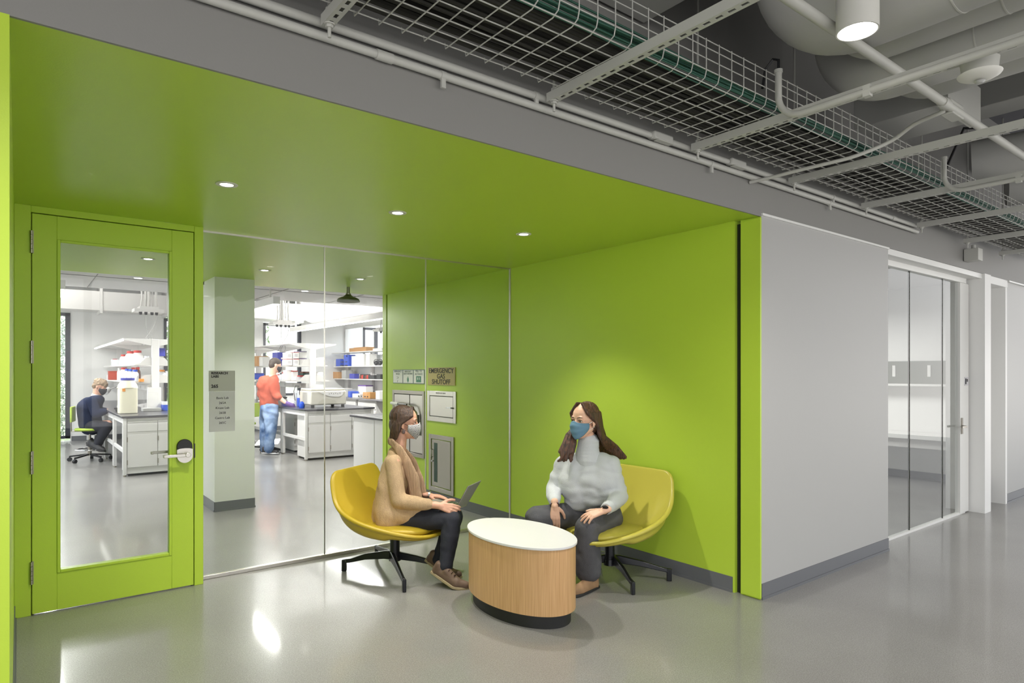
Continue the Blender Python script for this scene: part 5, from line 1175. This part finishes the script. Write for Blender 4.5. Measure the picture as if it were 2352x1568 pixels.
g = G(); g.ell(H2.p(-.03, 0, .045), .100, .086, .092, H2.M); g.ell(H2.p(-.055, 0, -.01), .068, .08, .09, H2.M)
def lock(pts, r): g.limb(pts, r)
for i in range(20):      # left side and back, swept behind the shoulder
    t = i/19; j = random.uniform(-.012, .012)
    a = H2.p(.05-.12*t, .022+.02*t, .122-.035*t*t); b_ = H2.p(.045-.105*t, .074, .055); c_ = H2.p(-.03-.05*t, .085-.01*t, -.01); d_ = H2.p(-.065-.035*t, .085-.015*t, -.10)
    e = P(1394+24*t+j*300, 1030-6*t, 4.70); f_ = P(1420+20*t+j*500, 1046+8*random.random(), 4.72)
    lock([a, b_, c_, d_, e, f_], [.008, .013, .015, .016, .013, .006])
for i in range(16):      # right side falling forward over the shoulder in curls
    t = i/15; j = random.uniform(-1, 1)
    a = H2.p(.05-.12*t, -.022-.02*t, .122-.035*t*t); b_ = H2.p(.05-.105*t, -.074, .05); c_ = H2.p(.0-.06*t, -.086, -.04)
    e = P(1311+11*j, 998, 4.60+.05*t); f_ = P(1307+17*j, 1018, 4.57+.05*t); h_ = P(1300+20*j, 1037, 4.55+.05*t); i_ = P(1298+19*random.uniform(-1, 1), 1055+5*j, 4.54+.05*t)
    lock([a, b_, c_, e, f_, h_, i_], [.008, .013, .015, .015, .014, .014, .009])
for i in range(10): t = i/9; lock([H2.p(-.08, -.06+.12*t, .05), H2.p(-.105, -.055+.11*t, -.05), P(1345+50*t, 1030, 4.78), P(1350+62*t, 1056, 4.80)], [.02, .022, .022, .01])
g.build('hair', 'hair_long', W2, voxel=.005, smooth=2)
for z in (-.026, -.03): G().ell(H2.p(-.006, .086, z-.006), .003, .003, .003, n=8, m=6).build('earring', 'steel_light', W2)
# wide grey jeans
g = G(); g.limb([hip, hl, hl.lerp(kl, .5), kl, kl.lerp(al, .4), kl.lerp(al, .86)], [.14, .105, .092, .08, .085, .092]); g.limb([hip, hr, hr.lerp(kr, .5), kr, kr.lerp(ar, .4), kr.lerp(ar, .86)], [.14, .105, .095, .084, .085, .09])
g.build('jeans', 'jeans_grey', W2, voxel=.007, smooth=5, wr=(.010, 10, 21))
g = G()
for i in range(46):
    a_ = 2*math.pi*i/46; c = kl.lerp(al, .93); s0 = c+rdv(.085*math.cos(a_), .085*math.sin(a_), .035); g.tube([s0, s0+rdv(random.uniform(-.008, .008), random.uniform(-.008, .008), -.02), s0+rdv(random.uniform(-.015, .015), 0, -.035-.03*random.random())], .0012, 4)
g.build('frayed_hem', 'jeans_grey', W2)
# sweater
g = G(); fl2 = (rdv(-.3, -.95, 0), .86)
g.limb([P(1350, 1052, 4.68), P(1348, 1085, 4.69), P(1352, 1120, 4.71), P(1360, 1142, 4.73)], [.085, .13, .135, .138], fl2)
g.limb([P(1320, 1075, 4.69), P(1316, 1105, 4.68), P(1328, 1143, 4.71)], [.095, .105, .105]); g.limb([P(1385, 1078, 4.64), P(1386, 1105, 4.63), P(1402, 1143, 4.67)], [.095, .105, .10]); Mt = Matrix((rdv(.953, -.302), rdv(-.302, -.953), V3((0, 0, 1)))).transposed()
for v_, w_x, w_y in ((1078, .160, .105), (1098, .178, .138), (1120, .175, .132), (1140, .172, .128)): g.ell(P(1350+(v_-1078)*.16, v_, 4.675+(v_-1078)*.0005), w_x, w_y, .085, Mt)
g.cap(sl_, sr_, .062, .062); g.cap(P(1318, 1058, 4.69), P(1385, 1058, 4.64), .065, .065)
g.limb([sl_, sl_.lerp(el, .5), el, el.lerp(wl, .5), wl-(wl-el).normalized()*.085], [.066, .060, .060, .054, .040]); g.limb([sr_, sr_.lerp(er, .5), er, er.lerp(wr_, .5), wr_-(wr_-er).normalized()*.06], [.066, .056, .056, .052, .040])
g.build('sweater', 'sweater_pale', W2, voxel=.006, smooth=50, wr=(.013, 8, 2, (1, 1, 1.6)))
G().limb([P(1352, 1014, 4.65), P(1350, 1030, 4.66), P(1350, 1050, 4.67)], [.076, .082, .10]).build('turtleneck', 'sweater_pale', W2, voxel=.007, smooth=3, wr=(.004, 22, 4, (.3, .3, 2)))
f2 = (wl-el).normalized(); G().cone(wl-f2*.03, wl-f2*.085, .040, .046).build('sleeve_cuff', 'sweater_pale', W2, bevel=.004)
w_ = G().cone(wl-f2*.018, wl-f2*.004, .031, .031).build('watch_strap', 'black_plastic', W2); G().ell(wl-f2*.011+rdv(.0, -.022, .02), .021, .021, .010, Matrix((RT, FW, V3((0, 0, 1)))).transposed() @ Matrix.Rotation(-.7, 3, 'X'), 20, 8).build('watch_face', 'black_metal', w_)
f2 = (wr_-er).normalized(); G().cone(wr_-f2*.022, wr_-f2*.006, .031, .031).build('bracelet', 'bracelet', W2); G().cone(wr_-f2*.002, wr_+f2*.008, .031, .03).build('bracelet', 'lace', W2)
shoe(W2, P(1364, 1352, 4.46)+V3((0, 0, .002)), P(1330, 1366, 4.34)+V3((0, 0, .002)), P(1312, 1372, 4.28)+V3((0, 0, .002)), al+V3((0, 0, -.02)), 'shoe_tan', 'sole_black', False)
shoe(W2, RD(.19, 4.66, .002), RD(.10, 4.58, .002)+FW*.0, RD(.05, 4.56, .002), ar+V3((0, 0, -.02)), 'shoe_tan', 'sole_black', False)
G().cap(al+V3((0, 0, -.05)), al+V3((0, 0, .01)), .043, .043).build('sock', 'sock_dark', W2)

# ---------------------------------------------------------------- man standing at the middle bench
g = G(); sc = 11.85
hc = P(633, 839, sc); H3 = Head(hc, rdv(.85, .5, -.25), k=1.05)
A = lambda u, v, d=sc: P(u, v, d)
nk = A(626, 866); H3.skin(g, nk, .06)
g.limb([nk, A(616, 895), A(618, 930), A(618, 945)], [.08, .15, .14, .13]); 
g.limb([A(609, 876, 11.93), A(608, 898, 11.9)], [.05, .03]); g.limb([A(630, 876, 11.75), A(636, 908, 11.7), A(655, 924, 11.65)], [.06, .05, .033])
hand(g, A(660, 926, 11.65), rdv(.9, .3, -.3), rdv(0, 0, -1), rdv(0, 1, 0), (.4, .4, .4, .4), .05, 1.1)
g.limb([A(612, 945, 11.9), A(612, 990, 11.9), A(612, 1034, 11.95)], [.08, .055, .045]); g.limb([A(624, 945, 11.8), A(622, 990, 11.75), A(618, 1034, 11.75)], [.08, .055, .045])
W3 = g.build('person', 'skin_light', voxel=.009, smooth=2, label='man standing at bench in rust red fleece, jeans and dark mask', cat='person')
H3.mask(W3, 'mask_black', 'elastic'); G().ell(H3.p(-.02, 0, .05), .108, .086, .088, H3.M).ell(H3.p(-.055, 0, .0), .065, .08, .08, H3.M).build('hair', 'hair_dark', W3, voxel=.01, smooth=2)
G().limb([nk+V3((0, 0, -.02)), A(614, 885), A(616, 910), A(618, 928)], [.10, .20, .19, .18], (rdv(.5, .85, 0), .8)).limb([A(607, 876, 11.98), A(600, 905, 11.98), A(607, 915, 11.8)], [.1, .08, .07]).limb([A(628, 876, 11.75), A(634, 905, 11.7), A(640, 912, 11.66)], [.10, .08, .06]).cap(A(606, 873, 11.95), A(629, 874, 11.8), .09, .09).build('fleece', 'sweater_orange', W3, voxel=.013, smooth=5, wr=(.02, 6, 3))
g = G()
g.limb([A(660, 926, 11.65), A(672, 931, 11.65), A(678, 936, 11.65)], [.042, .045, .02]); g.build('glove', 'purple', W3, voxel=.01, smooth=1)
G().limb([A(617, 940, 11.85), A(611, 960, 11.92), A(609, 990, 11.9), A(608, 1030, 11.95)], [.16, .12, .10, .085]).limb([A(620, 940, 11.8), A(623, 960, 11.75), A(622, 990, 11.72), A(617, 1030, 11.72)], [.16, .12, .10, .085]).build('jeans', 'jeans_blue', W3, voxel=.013, smooth=4, wr=(.015, 7, 8))
shoe(W3, A(607, 1041, 11.85), A(625, 1042, 11.75), A(636, 1042, 11.72), A(610, 1034, 11.85), 'shoe_black', 'collar_white', False, 1.2)
shoe(W3, rdv(0, .2, 0)+A(608, 1041, 11.95), rdv(0, .2, 0)+A(622, 1040, 11.95), rdv(0, .2, 0)+A(631, 1040, 11.95), A(610, 1034, 12.1), 'shoe_black', 'collar_white', False, 1.2)
# ---------------------------------------------------------------- man sitting on the stool
g = G(); sc = 10.95
hc = P(230, 888, sc); H4 = Head(hc, rdv(.9, .1, -.35), k=1.05); nk = A(221, 912, sc); H4.skin(g, nk, .06)
B_ = lambda u, v, d=sc: P(u, v, d)
g.limb([nk, B_(208, 940), B_(210, 970)], [.08, .13, .13]); g.limb([B_(212, 920, 10.75), B_(222, 948, 10.72), B_(244, 944, 10.8)], [.05, .045, .035]); g.limb([B_(214, 920, 11.15), B_(226, 945, 11.2), B_(246, 942, 11.1)], [.05, .045, .035])
g.limb([B_(212, 978, 10.85), B_(250, 972, 10.8), B_(224, 1020, 10.85)], [.08, .055, .045]); g.limb([B_(212, 978, 11.05), B_(250, 972, 11.1), B_(222, 1018, 11.0)], [.08, .055, .045])
hand(g, B_(246, 944, 10.8), rdv(1, .1, -.2), rdv(0, 0, -1), rdv(0, 1, 0)); hand(g, B_(248, 942, 11.1), rdv(1, -.1, -.2), rdv(0, 0, -1), rdv(0, -1, 0))
W4 = g.build('person', 'skin', voxel=.009, smooth=2, label='grey haired man in navy jacket and black mask on green stool', cat='person')
H4.mask(W4, 'mask_black', 'elastic'); G().ell(H4.p(-.012, 0, .055), .112, .088, .085, H4.M).ell(H4.p(-.055, 0, .0), .065, .08, .07, H4.M).build('hair', 'hair_grey', W4, voxel=.01, smooth=1, wr=(.015, 30, 2))
G().cap(nk+V3((0, 0, .02)), nk+V3((0, 0, -.04)), .075, .09).build('shirt_collar', 'collar_white', W4, voxel=.01, smooth=2)
G().limb([nk+V3((0, 0, -.06)), B_(206, 935), B_(206, 958), B_(208, 976)], [.12, .18, .17, .17], (FW, 1.1)).limb([B_(210, 922, 10.72), B_(220, 950, 10.70), B_(240, 945, 10.78)], [.09, .075, .055]).limb([B_(212, 922, 11.18), B_(225, 947, 11.22), B_(242, 943, 11.1)], [.09, .075, .055]).build('jacket', 'jacket_navy', W4, voxel=.013, smooth=5, wr=(.015, 6, 3))
G().limb([B_(210, 976), B_(212, 980, 10.84), B_(248, 976, 10.8), B_(226, 1016, 10.84)], [.15, .11, .085, .07]).limb([B_(210, 976), B_(212, 980, 11.06), B_(248, 976, 11.1), B_(224, 1014, 11.0)], [.15, .11, .085, .07]).build('jeans', 'jeans_navy', W4, voxel=.013, smooth=4, wr=(.012, 7, 8))
shoe(W4, B_(205, 1024, 10.85), B_(228, 1035, 10.8), B_(238, 1037, 10.8), B_(220, 1018, 10.85), 'shoe_black', 'sole_black', False, 1.15)
shoe(W4, B_(204, 1020, 11.0), B_(226, 1032, 11.0), B_(236, 1034, 11.0), B_(218, 1016, 11.0), 'shoe_black', 'sole_black', False, 1.15)
